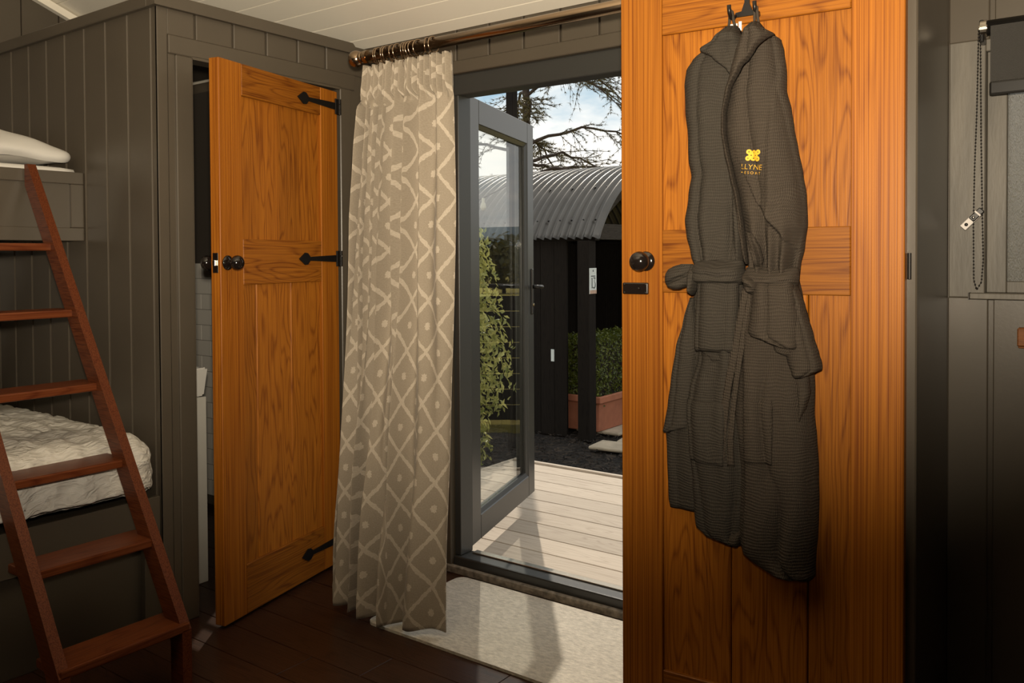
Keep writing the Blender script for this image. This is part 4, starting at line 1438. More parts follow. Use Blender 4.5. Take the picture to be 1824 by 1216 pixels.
def soft_block(name, x0, x1, y0, y1, z0, z1, r, mat, parent, org, nx=60, ny=60, crown=0.0, rough=None, nz=14):
    """pillow-cornered block, top crowned; rough(u, v) gives extra relief"""
    bm = bmesh.new()
    V, U, Fc = [], [], []
    cx, cy, cz = (x0 + x1) / 2, (y0 + y1) / 2, (z0 + z1) / 2
    hx_, hy_, hz_ = (x1 - x0) / 2, (y1 - y0) / 2, (z1 - z0) / 2

    def rnd_pt(p):
        q = Vector((max(-hx_ + r, min(hx_ - r, p[0])), max(-hy_ + r, min(hy_ - r, p[1])), max(-hz_ + r, min(hz_ - r, p[2]))))
        d = Vector(p) - q
        if d.length > 1e-9:
            d = d.normalized() * r
        return q + d, (d.normalized() if d.length > 1e-9 else Vector((0, 0, 1)))

    def grid(fn, n, m):
        b0 = len(V)
        for i in range(n + 1):
            for k in range(m + 1):
                p, uvp = fn(i / n * 2 - 1, k / m * 2 - 1)
                q, nn = rnd_pt(p)
                if crown and q.z > 0:
                    q.z += crown * (1 - (q.x / hx_) ** 2) * (1 - (q.y / hy_) ** 2)
                if rough:
                    q = q + nn * rough(q.x + cx, q.y + cy, q.z + cz)
                V.append((q.x + cx - org[0], q.y + cy - org[1], q.z + cz - org[2]))
                U.append((uvp[0], uvp[1]))
        for i in range(n):
            for k in range(m):
                a = b0 + i * (m + 1) + k
                Fc.append((a, a + m + 1, a + m + 2, a + 1))
    grid(lambda a, c: ((a * hx_, c * hy_, hz_), (a * hx_, c * hy_)), nx, ny)
    grid(lambda a, c: ((a * hx_, -c * hy_, -hz_), (a * hx_, c * hy_ + 3)), 8, 8)
    grid(lambda a, c: ((hx_, a * hy_, c * hz_), (hx_ + (1 - c) * hz_, a * hy_)), ny, nz)
    grid(lambda a, c: ((-hx_, -a * hy_, c * hz_), (-hx_ - (1 - c) * hz_, -a * hy_)), ny, nz)
    grid(lambda a, c: ((-a * hx_, hy_, c * hz_), (-a * hx_, hy_ + (1 - c) * hz_)), nx, nz)
    grid(lambda a, c: ((a * hx_, -hy_, c * hz_), (a * hx_, -hy_ - (1 - c) * hz_)), nx, nz)
    o = pydata(name, V, Fc, mat, parent, smooth=True, uvs=U)
    bmw = bmesh.new()
    bmw.from_mesh(o.data)
    bmesh.ops.remove_doubles(bmw, verts=bmw.verts, dist=0.0002)
    bmesh.ops.recalc_face_normals(bmw, faces=bmw.faces)
    bmw.to_mesh(o.data)
    bmw.free()
    return o


def quilt_relief(x, y, z):
    u = y * 1.0 + 0.0
    v = x
    che = abs(((u * 5.5 + v * 3.0) % 1.0) - 0.5) * 2
    w = math.sin(2 * PI * (v * 7.0 + che * 0.8))
    return 0.0045 * w + 0.006 * noise.noise(Vector((x * 22, y * 30, z * 30))) + 0.004 * noise.noise(Vector((x * 60, y * 50, z * 60)))


quilt = soft_block('quilt', XG + 0.03, LBX + 0.028, -0.42, YB - 0.016, 0.405, 0.640, 0.085, 'quilt', None, (LBX - 0.6, 0.6, 0.405), nx=150, ny=190, crown=0.05, rough=quilt_relief, nz=34)
quilt.location = (LBX - 0.6, 0.6, 0.405)
# uneven lower hem
for v in quilt.data.vertices:
    if v.co.z < 0.06:
        v.co.z += 0.014 * noise.noise(Vector((v.co.x * 5, v.co.y * 5, 0))) + 0.030
tag(quilt, 'cream crinkled quilt tucked over the lower bunk mattress', 'quilt')
low_pillow = soft_block('pillow', -3.72, -3.36, 0.55, 1.12, 0.70, 0.80, 0.049, 'white_linen', None, (-3.54, 0.85, 0.70), nx=30, ny=40, crown=0.04)
low_pillow.location = (-3.54, 0.85, 0.70)
tag(low_pillow, 'white pillow lying on the cream quilt of the lower bunk', 'pillow')

UBX = -3.02
upper = empty('upper_bunk_bed', (UBX, 0.6, 1.26), label='taupe upper bunk with a recessed panel on its side board', cat='bed')
UB = lambda n, x0, x1, y0, y1, z0, z1, bev=0.002: box(n, x0 - UBX, x1 - UBX, y0 - 0.6, y1 - 0.6, z0 - 1.26, z1 - 1.26, 'paint', upper, bev)
UB('top_rail', UBX - 0.022, UBX, -0.45, YB - 0.003, 1.460, 1.502)
UB('bottom_rail', UBX - 0.022, UBX, -0.45, YB - 0.003, 1.262, 1.308)
UB('end_stile', UBX - 0.022, UBX, 1.507, YB - 0.003, 1.3085, 1.4595)
UB('end_stile', UBX - 0.022, UBX, -0.45, -0.40, 1.3085, 1.4595)
UB('recessed_panel', UBX - 0.020, UBX - 0.010, -0.40, 1.507, 1.305, 1.463, 0)
UB('slat_deck', XG + 0.015, UBX - 0.022, -0.45, YB - 0.003, 1.28, 1.30)
UB('end_board', XG + 0.015, UBX - 0.022, -0.45, -0.43, 1.262, 1.502)
umat = soft_block('bunk_mattress', XG + 0.03, UBX - 0.028, -0.40, YB - 0.012, 1.302, 1.522, 0.02, 'white_linen', None, (-3.4, 0.6, 1.302), nx=20, ny=40)
umat.location = (-3.4, 0.6, 1.302)
tag(umat, 'white sheeted mattress on the upper bunk', 'mattress')


def pil_relief(x, y, z):
    return 0.018 * noise.noise(Vector((x * 7, y * 9, z * 12))) + 0.016 * math.sin(22 * y + 16 * z + 3 * math.sin(9 * x)) * noise.noise(Vector((x * 4, y * 5, 1)))


upil = soft_block('pillow', -3.56, -3.05, 0.78, 1.535, 1.525, 1.625, 0.049, 'white_linen', None, (-3.3, 1.15, 1.525), nx=50, ny=70, crown=0.0, rough=pil_relief, nz=16)
for v in upil.data.vertices:           # plump middle, tapering corners
    fx = abs(v.co.x) / 0.26
    fy = abs(v.co.y - 0.008) / 0.38
    k = (1 - min(1, fx) ** 3) * (1 - min(1, fy) ** 2.2)
    v.co.z = max(0.0, 0.014 + (v.co.z - 0.014) * (0.55 + 0.75 * k))
upil.location = (-3.3, 1.15, 1.528)
tag(upil, 'plump white creased pillow on the upper bunk', 'pillow')

ladder = empty('bunk_ladder', (-2.16, 1.2, 0), label='reddish brown wooden ladder leaning against the upper bunk', cat='ladder')
tx = [-2.142, -2.290, -2.440, -2.580, -2.722, -2.852]
tz = [0.190, 0.400, 0.607, 0.822, 1.041, 1.250]
LY0, LY1 = 1.015, 1.378
rt = 0.028


def ladder_rail(y0, y1):
    # sloping rail with a plumb foot, top cut against the bunk
    pts = [(-2.130, 0.0), (-2.130, 0.172), (-2.993, 1.515), (-3.012, 1.515), (-3.012, 1.445), (-2.200, 0.165), (-2.188, 0.13), (-2.188, 0.0)]
    return prism('rail', [(x + 2.16, z) for x, z in pts], 'y', y0 - 1.2, y1 - 1.2, 'ladder', ladder)


ladder_rail(LY0, LY0 + rt)
ladder_rail(LY1 - rt, LY1)
for x, z in zip(tx, tz):
    box('tread', x - 0.115 + 2.16, x + 0.012 + 2.16, LY0 + 0.004 - 1.2 + (0.0), LY1 - 0.004 - 1.2, z - 0.024, z, 'ladder_y', ladder, bev=0.004, seg=2)
for o in ladder.children:
    pass

# ================================================================== roller blind and what is near the window
blind = empty('roller_blind', (-0.33, YW - 0.035, 1.765), label='black roller blind half rolled above the window', cat='blind')
bm = bmesh.new()
add_tube(bm, [(0.004, 0, 0), (0.70, 0, 0)], 0.019, 24)
bm_obj('roller', bm, 'blind_bar', blind, smooth=True)
bm = bmesh.new()
add_tube(bm, [(-0.012, 0, 0), (0.002, 0, 0)], 0.0205, 20)
add_tube(bm, [(-0.015, 0, 0), (0.005, 0, 0)], 0.011, 20)
bm_obj('chain_wheel', bm, 'steel', blind, smooth=False)
box('bracket', -0.014, -0.004, -0.012, 0.031, -0.036, 0.020, 'blind_bar', blind, bev=0.002)
box('fabric', 0.012, 0.695, -0.0195, -0.0178, -0.152, 0.0, 'blind', blind)
bm = bmesh.new()
add_box(bm, 0.010, 0.697, -0.0255, -0.0125, -0.172, -0.138, 0.005, 2)
bm_obj('bottom_bar', bm, 'blind_bar', blind)
bm = bmesh.new()
tmp = bmesh.new()
bmesh.ops.create_icosphere(tmp, subdivisions=1, radius=0.0023)
sph = [v.co.copy() for v in tmp.verts]
sphf = [[v.index for v in f.verts] for f in tmp.faces]
tmp.free()
ch = [(-0.0155, -0.010, -0.005), (-0.0185, -0.012, -0.21), (-0.0225, -0.014, -0.35), (-0.0245, -0.014, -0.49), (-0.023, -0.014, -0.63), (-0.0165, -0.014, -0.655),
      (-0.006, -0.012, -0.635), (-0.0025, -0.012, -0.58), (-0.0045, -0.012, -0.49), (-0.0085, -0.012, -0.28), (-0.0115, -0.012, -0.005)]
ch = [Vector(p) for p in ch]
step = 0.0085
acc = 0.0
for a, c in zip(ch, ch[1:]):
    L = (c - a).length
    t = acc
    while t < L:
        p = a.lerp(c, t / L)
        ids = [bm.verts.new(p + q) for q in sph]
        for f in sphf:
            bm.faces.new([ids[i] for i in f])
        t += step
    acc = t - L
add_tube(bm, ch, 0.0007, 5)
o = bm_obj('bead_chain', bm, 'black', blind, smooth=True)
o['kind'] = 'stuff'
clip = empty('chain_safety_clip', (-0.356, YW - 0.047, 1.290), label='small clear and black chain safety clip hanging by the blind chain', cat='clip')
CR = Matrix.Rotation(-0.80, 4, 'Y')
box('clear_plate', -0.034, 0.022, 0.003, 0.007, -0.0085, 0.0085, 'white_tag', clip, bev=0.001, mtx=CR)
box('black_holder', -0.006, 0.030, -0.003, 0.003, -0.008, 0.008, 'blind_bar', clip, bev=0.002, mtx=CR)
box('bright_band', 0.014, 0.018, -0.0045, 0.0035, -0.0085, 0.0085, 'white_tag', clip, mtx=CR)
lathe('screw', [(0, 0.003), (0.004, 0.003), (0.003, 0.0045), (0, 0.005)], 'steel', clip, CR @ Matrix.Translation((0.002, 0, 0)) @ Matrix.Rotation(PI / 2, 4, 'X'), 12)
lathe('screw', [(0, -0.002), (0.0045, -0.002), (0.0035, 0.0), (0, 0.001)], 'blind_bar', clip, CR @ Matrix.Translation((-0.022, 0, 0)) @ Matrix.Rotation(PI / 2, 4, 'X'), 12)

shelf = empty('wooden_shelf', (0.1, YW, 0.99), label='reddish brown wooden shelf fixed to the wall below the window', cat='shelf')
box('front_board', -0.359, 0.5, -0.035, -0.0142, -0.020, 0.026, 'shelf', shelf, bev=0.003)
box('back_board', -0.359, 0.5, -0.0138, -0.0006, -0.026, 0.026, 'shelf', shelf, bev=0.002)

# ================================================================== bathroom interior seen through the gap
wall_t = empty('wall_bathroom_tiled', (XG, YW, 0), label='white metro tiles on the bathroom wall behind the basin', cat='tiled wall', kind='structure')
tw, th_ = 0.15, 0.075
box('grout', 0.0, 0.012, -0.86, -0.0005, 0.05, 1.17, 'grout', wall_t)
box('grout', 0.0125, 0.62, -0.012, -0.0005, 0.05, 1.17, 'grout', wall_t)
tile_a = tile_b = None
for r in range(15):
    z0 = 0.05 + r * th_
    offs = 0 if r % 2 else tw / 2
    for k in range(-1, 6):
        y1 = -0.013 - k * tw - offs + 0.0
        y0 = y1 - tw
        a, c = max(y0, -0.86), min(y1, -0.0145)
        if c - a > 0.01:
            box('tile', 0.0118, 0.0165, a + 0.0012, c - 0.0012, z0 + 0.0012, z0 + th_ - 0.0012, 'tile', wall_t, bev=0.001)
    for k in range(-1, 5):
        x0 = 0.0165 + k * tw + offs
        a, c = max(x0, 0.0168), min(x0 + tw, 0.62)
        if c - a > 0.01:
            box('tile', a + 0.0012, c - 0.0012, -0.0165, -0.0118, z0 + 0.0012, z0 + th_ - 0.0012, 'tile', wall_t, bev=0.001)
box('dark_upper_wall', 0.0, 0.012, -0.86, -0.0005, 1.1705, 2.0, 'bath_dark', wall_t)
box('dark_upper_wall', 0.0125, 0.58, -0.012, -0.0005, 1.1705, 2.0, 'bath_dark', wall_t)

basin = empty('wash_basin', (-2.965, 1.76, 0.69), label='white ceramic wash basin on the vanity behind the open oak door', cat='basin')
bm = bmesh.new()
top = [(-0.19, -0.098), (0.165, -0.098), (0.165, 0.135), (-0.19, 0.135)]
bot = [(-0.18, -0.098), (0.158, -0.098), (0.158, 0.122), (-0.18, 0.122)]
inn = [(-0.16, -0.075), (0.14, -0.075), (0.14, 0.11), (-0.16, 0.11)]
inb = [(-0.12, -0.05), (0.11, -0.05), (0.11, 0.08), (-0.12, 0.08)]
A = [bm.verts.new((*q, 0.0005)) for q in bot]
B = [bm.verts.new((*q, 0.105)) for q in top]
Cc = [bm.verts.new((*q, 0.105)) for q in inn]
D = [bm.verts.new((*q, 0.02)) for q in inb]
for P, Q in ((A, B), (B, Cc), (Cc, D)):
    for i in range(4):
        bm.faces.new((P[i], P[(i + 1) % 4], Q[(i + 1) % 4], Q[i]))
bm.faces.new(D)
bm.faces.new(A[::-1])
bmesh.ops.bevel(bm, geom=list(bm.edges), offset=0.006, segments=2, affect='EDGES')
bm_obj('bowl', bm, 'ceramic', basin, smooth=False)
tube('tap', [(0.0, -0.09, 0.10), (0.0, -0.09, 0.18), (0.0, -0.05, 0.20), (0.0, 0.0, 0.19)], 0.009, 'steel', basin, 10)
vanity = empty('vanity_unit', (-2.965, 1.76, 0), label='narrow white vanity cabinet standing under the wash basin', cat='cabinet')
box('body', -0.17, 0.150, -0.10, 0.108, 0.07, 0.688, 'vanity', vanity, bev=0.002)
box('door', -0.165, 0.146, 0.1085, 0.124, 0.09, 0.680, 'vanity', vanity, bev=0.002)
box('side_panel', 0.1505, 0.166, -0.10, 0.124, 0.0005, 0.688, 'vanity', vanity, bev=0.002)
box('plinth', -0.165, 0.150, -0.10, 0.085, 0.0005, 0.069, 'vanity', vanity)

# ================================================================== outside: deck, ground, planting, shelter, trees
deck = empty('deck', (-1.0, YO, -0.02), label='pale weathered timber deck outside the entrance door', cat='deck')
dy0 = YO + 0.016
k = 0
dm = None
yy = dy0
DKX0, DKX1 = -3.05, 1.6
DKY1 = 4.16
while yy < DKY1 - 0.05:
    y2 = min(yy + 0.155, DKY1 - 0.03)
    box('deck_board', DKX0 + 1.0, DKX1 + 1.0, yy + 0.003 - YO, y2 - 0.003 - YO, -0.024, 0.0, 'deck', deck, bev=0.002)
    yy = y2
box('edge_board', DKX0 + 1.0, DKX1 + 1.0, DKY1 - 0.027 - YO, DKY1 - YO, -0.16, 0.012, 'deck', deck, bev=0.003)
box('edge_board', DKX0 + 1.0 - 0.026, DKX0 + 1.0 - 0.001, 0.016, DKY1 - YO, -0.16, 0.002, 'deck', deck, bev=0.003)
for xj in (-2.9, -2.2, -1.4, -0.6, 0.2, 1.0, 1.5):
    box('joist', xj + 1.0, xj + 1.05, 0.02, DKY1 - 0.03 - YO, -0.14, -0.0245, 'dark_timber', deck)

GZ = -0.30


def heightfield(name, x0, x1, y0, y1, nx, ny, fn, mat, base=-0.05, org=(0, 0, 0)):
    V, Fc = [], []
    for i in range(nx + 1):
        for k in range(ny + 1):
            x, y = lerp(x0, x1, i / nx), lerp(y0, y1, k / ny)
            V.append((x - org[0], y - org[1], fn(x, y) - org[2]))
    w = ny + 1
    for i in range(nx):
        for k in range(ny):
            a = i * w + k
            Fc.append((a, a + w, a + w + 1, a + 1))
    o = pydata(name, V, Fc, mat, None, smooth=True)
    o.location = org
    return o


g = heightfield('meadow_ground', -260, 260, YO + 0.3, 420, 40, 60, lambda x, y: GZ - 0.10 - (0.0 if y < 9 else min(3.5, (y - 9) * 0.02)), 'grass', org=(0, 100, -0.4))
tag(g, 'sunlit yellow green meadow stretching away beyond the deck', 'meadow', kind='structure')
mulch = heightfield('bark_mulch', -9.0, 1.2, DKY1 - 0.6, 6.6, 200, 60, lambda x, y: GZ + 0.02 * noise.noise(Vector((x * 6, y * 6, 0))) + 0.02 * noise.noise(Vector((x * 19, y * 19, 3))) - 0.012 + (0.10 if 0 else 0.0), 'mulch', org=(-3, 5, GZ))
tag(mulch, 'dark bark mulch bed between the deck and the shelter', 'mulch', kind='stuff')
# loose chips
bm = bmesh.new()
rr = random.Random(11)
for k in range(2600):
    x, y = rr.uniform(-4.6, -1.6), rr.uniform(4.2, 6.2)
    l, w_, h_ = rr.uniform(0.012, 0.045), rr.uniform(0.006, 0.016), rr.uniform(0.003, 0.008)
    mt = Matrix.Translation((x + 3, y - 5, 0.004 + rr.random() * 0.02)) @ Matrix.Rotation(rr.uniform(0, PI), 4, 'Z') @ Matrix.Rotation(rr.uniform(-0.5, 0.5), 4, 'Y')
    vs8 = [bm.verts.new(mt @ Vector((sx * l / 2, sy * w_ / 2, sz * h_))) for sx, sy, sz in ((-1, -1, 0), (1, -1, 0), (1, 1, 0), (-1, 1, 0), (-0.7, 0, 1), (0.7, 0, 1))]
    for f in ((0, 1, 5, 4), (1, 2, 5), (2, 3, 4, 5), (3, 0, 4)):
        bm.faces.new([vs8[i] for i in f])
o = bm_obj('bark_chips', bm, 'mulch', mulch)
o['kind'] = 'stuff'

hills = None
for nm, lab, yb, h0, sd, xr_ in (('hill_range', 'hazy blue range of hills on the horizon', 400, 20, 2.0, 420), ('wooded_ridge', 'low dark wooded ridge beyond the meadow', 260, 5.5, 6.0, 300)):
    V, Fc = [], []
    n = 90
    for i in range(n + 1):
        x = lerp(-xr_, xr_, i / n)
        h = h0 * (0.75 + 0.6 * noise.noise(Vector((x * 0.008, sd, 0))) + (0.12 * noise.noise(Vector((x * 0.09, sd, 1))) if sd > 3 else 0.04 * noise.noise(Vector((x * 0.05, sd, 1)))))
        V += [(x, -40, -6), (x, -12, h * 0.75 - 1), (x, 0, h), (x, 40, -6)]
    for i in range(n):
        for q in range(3):
            a = i * 4 + q
            Fc.append((a, a + 4, a + 5, a + 1))
    o = pydata(nm, V, Fc, 'hill' if sd < 3 else 'far_leaf', None, smooth=True)
    o.location = (0, yb, 0)
    tag(o, lab, 'hills', kind='structure')

# paving by the shelter
paving = empty('stone_paving', (-3.4, 6.2, GZ), label='pale irregular stone paving beside the terracotta trough', cat='paving')
for i, (px, py, sx, sy, a) in enumerate(((-3.30, 5.80, 0.34, 0.26, 0.1), (-3.2, 6.12, 0.4, 0.3, 0.2), (-3.7, 6.4, 0.42, 0.4, 0.0), (-3.22, 6.5, 0.4, 0.34, -0.15), (-2.85, 5.9, 0.36, 0.3, 0.3), (-3.6, 6.85, 0.5, 0.4, 0.05), (-3.1, 6.95, 0.4, 0.4, 0.2))):
    box('paver', -sx / 2, sx / 2, -sy / 2, sy / 2, 0.012, 0.040, 'paver', paving, bev=0.012, seg=2, mtx=Matrix.Translation((px + 3.4, py - 6.2, 0)) @ Matrix.Rotation(a, 4, 'Z'))

# ---- curved-roof shelter
HX0, HXG = -8.2, -3.565     # back and open gable end
HYC, HZC, HR = 7.04, 0.712, 1.296
HA = math.radians(60.8)
shelter = empty('garden_shelter', (-5.8, HYC, GZ), label='dark timber shelter with a curved corrugated metal roof', cat='shelter')
V, Fc = [], []
nx = 460
na = 40
pitch = 0.076
for side in (0, 1):
    for i in range(nx + 1):
        x = lerp(HX0, HXG + 0.06, i / nx)
        r = HR + 0.020 * math.sin(2 * PI * x / pitch) - (0.004 if side else 0)
        for q in range(na + 1):
            a = lerp(-HA, HA, q / na)
            V.append((x + 5.8, r * math.sin(a), HZC + r * math.cos(a) - GZ))
w = na + 1
h = w * (nx + 1)
for i in range(nx):
    for q in range(na):
        a = i * w + q
        Fc.append((a, a + w, a + w + 1, a + 1))
        Fc.append((h + a, h + a + 1, h + a + w + 1, h + a + w))
for q in range(na):
    a = nx * w + q
    Fc.append((a, h + a, h + a + 1, a + 1))
for i in range(nx):
    for a in (i * w, i * w + na):
        Fc.append((a, a + w, h + a + w, h + a))
roof = pydata('corrugated_roof', V, Fc, 'corrugated', shelter, smooth=True)
bm = bmesh.new()
for q, aa in enumerate((-0.30, -0.62, -0.93)):
    for k in range(40):
        x = HXG - 0.02 - k * 0.114 - (0.057 if q % 2 else 0)
        a = aa
        mt = Matrix.Translation((x + 5.8, 0, HZC - GZ)) @ Matrix.Rotation(-a, 4, 'X') @ Matrix.Translation((0, 0, HR + 0.010))
        add_lathe(bm, [(0.0, -0.004), (0.009, -0.004), (0.008, 0.003), (0.004, 0.009), (0, 0.010)], mt, 8)
o = bm_obj('roof_screws', bm, 'black', roof)
o['kind'] = 'stuff'
ez = HZC + HR * math.cos(HA) - GZ
ey = HR * math.sin(HA)
SX = lambda x: x + 5.8
# posts, beams, walls
for px in (HXG - 0.09, -5.6, -7.9):
    for sy in (-1, 1):
        box('post', SX(px - 0.055), SX(px + 0.055), sy * (ey - 0.06) - 0.055, sy * (ey - 0.06) + 0.055, 0.0, ez - 0.02, 'dark_timber', shelter, bev=0.004)
for sy in (-1, 1):
    box('eave_beam', SX(HX0 + 0.1), SX(HXG - 0.02), sy * (ey - 0.115) - 0.035, sy * (ey - 0.115) + 0.035, ez - 0.02, ez + 0.06, 'dark_timber', shelter, bev=0.003)
box('tie_beam', SX(HXG - 0.10), SX(HXG - 0.04), -ey + 0.115, ey - 0.115, ez - 0.01, ez + 0.12, 'dark_timber_x', shelter, bev=0.004)
# rafters behind the gable
for sy in (-1, 1):
    p0, p1 = Vector((SX(HXG - 0.16), sy * (ey - 0.25), ez + 0.10)), Vector((SX(HXG - 0.16), sy * 0.05, ez + 0.62))
    bm = bmesh.new()
    L = (p1 - p0).length
    ang = math.atan2(p1.z - p0.z, p1.y - p0.y)
    add_box(bm, -0.02, 0.02, 0, L, -0.04, 0.04, 0.002, 1, Matrix.Translation(p0) @ Matrix.Rotation(ang, 4, 'X'))
    bm_obj('rafter', bm, 'dark_timber_x', shelter)
# cladding: back wall of the porch and the long side wall, board by board
yb_ = -ey + 0.10
while yb_ < ey - 0.1:
    ya_ = min(yb_ + 0.14, ey - 0.1)
    zt_ = min(math.sqrt(max(0.01, (HR - 0.03) ** 2 - max(abs(yb_), abs(ya_)) ** 2)) + HZC - GZ, 9)
    box('cladding_board', SX(-5.10), SX(-5.08), yb_ + 0.002, ya_ - 0.002, 0.0, zt_, 'dark_timber', shelter)
    yb_ = ya_
xb_ = HX0 + 0.15
while xb_ < HXG - 0.32:
    box('cladding_board', SX(xb_ + 0.002), SX(min(xb_ + 0.14, HXG - 0.3) - 0.002), -ey + 0.09, -ey + 0.11, 0.0, ez - 0.02, 'dark_timber', shelter)
    xb_ += 0.14
xb_ = HX0 + 0.15
while xb_ < HXG - 0.2:
    box('cladding_board', SX(xb_ + 0.002), SX(min(xb_ + 0.14, HXG - 0.16) - 0.002), ey - 0.11, ey - 0.09, 0.0, ez - 0.02, 'dark_timber', shelter)
    xb_ += 0.14
box('floor_slab', SX(HX0 + 0.1), SX(HXG - 0.35), -ey + 0.1, ey - 0.1, -0.05, 0.02, 'dark_timber', shelter)
o = box('blue_tag', SX(-4.02), SX(-3.99), -ey + 0.082, -ey + 0.0895, 0.62, 0.72, 'sign', shelter)

# number plate on the post
sgn = empty('number_plate', (HXG - 0.034, HYC - ey + 0.06, 0.895), label='small white plate numbered 13 on the shelter post', cat='sign')
box('plate', 0.0006, 0.006, -0.053, 0.053, 0.0, 0.207, 'sign', sgn, bev=0.001)
box('plate_foot', 0.0062, 0.0068, -0.052, 0.052, 0.001, 0.030, 'sign_pink', sgn)


def stroke(name, pts, wd):
    """inked line of given width on the plate"""
    V, Fc = [], []
    for i, (a, c) in enumerate(pts):
        p, q = pts[max(i - 1, 0)], pts[min(i + 1, len(pts) - 1)]
        tx_, tz_ = q[0] - p[0], q[1] - p[1]
        l = math.hypot(tx_, tz_)
        w_ = wd[i] if isinstance(wd, list) else wd
        V += [(0.0069, a - tz_ / l * w_ / 2, c + tx_ / l * w_ / 2), (0.0069, a + tz_ / l * w_ / 2, c - tx_ / l * w_ / 2)]
    for i in range(len(pts) - 1):
        Fc.append((2 * i, 2 * i + 1, 2 * i + 3, 2 * i + 2))
    return V, Fc


def join_strokes(name, items):
    V, Fc = [], []
    for pts, wd in items:
        a, c = stroke(name, pts, wd)
        k_ = len(V)
        V += a
        Fc += [tuple(i + k_ for i in f) for f in c]
    return pydata(name, V, Fc, 'sign_ink', sgn)


join_strokes('numeral_one', [([(-0.017, 0.046), (-0.017, 0.128)], 0.010), ([(-0.026, 0.120), (-0.019, 0.126)], 0.005), ([(-0.024, 0.0475), (-0.010, 0.0475)], 0.004)])
bowl = [(0.012 + 0.020 * math.sin(a), 0.072 - 0.0265 * math.cos(a)) for a in [-0.75 + k * 3.5 / 12 for k in range(13)]]
join_strokes('numeral_three', [([(0.004, 0.127), (0.033, 0.127)], 0.008), ([(0.033, 0.126), (0.014, 0.098)], 0.004), (bowl, [0.006] + [0.004 + 0.007 * math.sin(PI * k / 12) for k in range(1, 12)] + [0.004]), ([(-0.003, 0.054), (0.003, 0.0495)], 0.009)])
for yc, ww in ((0.0, 0.066),):
    box('small_print_line', 0.0062, 0.0069, yc - ww / 2, yc + ww / 2, 0.139, 0.146, 'sign_ink', sgn)
prism('small_crest', [(-0.006, 0.178), (0.006, 0.178), (0.007, 0.186), (0.0, 0.196), (-0.007, 0.186)], 'x', 0.0062, 0.0069, 'sign_ink', sgn)

# terracotta trough with clipped box hedge
trough = empty('terracotta_trough', (-3.80, 6.55, GZ + 0.041), label='long terracotta trough planted with a box hedge', cat='planter')
bm = bmesh.new()


def rect(hx_, hy_, z):
    return [bm.verts.new((a * hx_, c * hy_, z)) for a, c in ((-1, -1), (1, -1), (1, 1), (-1, 1))]


lv = [rect(0.155, 0.42, 0.0), rect(0.185, 0.45, 0.24), rect(0.205, 0.47, 0.245), rect(0.205, 0.47, 0.30), rect(0.175, 0.44, 0.30), rect(0.165, 0.43, 0.22)]
for P, Q in zip(lv, lv[1:]):
    for i in range(4):
        bm.faces.new((P[i], P[(i + 1) % 4], Q[(i + 1) % 4], Q[i]))
bm.faces.new(lv[0][::-1])
bmesh.ops.bevel(bm, geom=[e for e in bm.edges], offset=0.006, segments=1, affect='EDGES')
bm_obj('pot', bm, 'terracotta', trough)
box('soil', -0.166, 0.166, -0.43, 0.43, 0.20, 0.26, 'soil', trough)


def leaves(name, sampler, n, size, mat, parent, seed, aspect=0.5, fold=0.25):
    rr = random.Random(seed)
    V, Fc = [], []
    for _ in range(n):
        p, nrm = sampler(rr)
        d = Vector((rr.gauss(0, 1), rr.gauss(0, 1), rr.gauss(0, 1)))
        nn = (nrm * 1.1 + d * 0.55).normalized()
        t = nn.cross(Vector((rr.gauss(0, 1), rr.gauss(0, 1), rr.gauss(0, 1)))).normalized()
        b_ = nn.cross(t)
        L = size * rr.uniform(0.6, 1.25)
        W = L * aspect
        i = len(V)
        c = p + t * (L * 0.5)
        V += [tuple(p), tuple(c + b_ * W * 0.5 + nn * L * fold * 0.4), tuple(p + t * L), tuple(c - b_ * W * 0.5 + nn * L * fold * 0.4), tuple(c - nn * L * 0.05)]
        Fc += [(i, i + 4, i + 1), (i + 4, i + 2, i + 1), (i, i + 3, i + 4), (i + 4, i + 3, i + 2)]
    o = pydata(name, V, Fc, mat, parent)
    o['kind'] = 'stuff'
    return o


def box_sampler(x0, x1, y0, y1, z0, z1):
    def f(rr):
        q = rr.random()
        p = Vector((rr.uniform(x0, x1), rr.uniform(y0, y1), rr.uniform(z0, z1)))
        if q < 0.3:
            p.x, n = x1, Vector((1, 0, 0))
        elif q < 0.55:
            p.y, n = y0, Vector((0, -1, 0))
        elif q < 0.8:
            p.z, n = z1, Vector((0, 0, 1))
        elif q < 0.9:
            p.x, n = x0, Vector((-1, 0, 0))
        else:
            p.y, n = y1, Vector((0, 1, 0))
        p -= n * rr.random() ** 2 * 0.05
        p += Vector((rr.gauss(0, 0.008), rr.gauss(0, 0.008), rr.gauss(0, 0.012)))
        return p, n
    return f


hz0, hz1 = 0.22, 0.78
leaves('box_foliage', box_sampler(-0.17, 0.17, -0.44, 0.44, hz0, hz1), 7000, 0.030, 'hedge_leaf', trough, 5, 0.6)
box('hedge_core', -0.13, 0.13, -0.40, 0.40, 0.25, hz1 - 0.05, 'soil', trough, bev=0.03, seg=2)

# sunlit shrub left of the door leaf
shrub = empty('leafy_shrub', (-3.83, 4.46, GZ), label='tall sunlit leafy shrub growing beside the deck', cat='shrub')


def shrub_sampler(rr):
    z = rr.uniform(0.10, 1.72)
    th = rr.uniform(0, 2 * PI)
    prof = 0.40 * (0.55 + 0.6 * math.sin(PI * min(1, max(0, (z + 0.35) / 2.15)))) * (0.8 + 0.35 * noise.noise(Vector((math.cos(th) * 2, math.sin(th) * 2, z * 3.2))))
    if z < 0.45:
        prof *= 0.65
    r = prof * rr.random() ** 0.35
    n = Vector((math.cos(th), math.sin(th), 0.35)).normalized()
    return Vector((r * math.cos(th) * 1.15, r * math.sin(th), z)), n


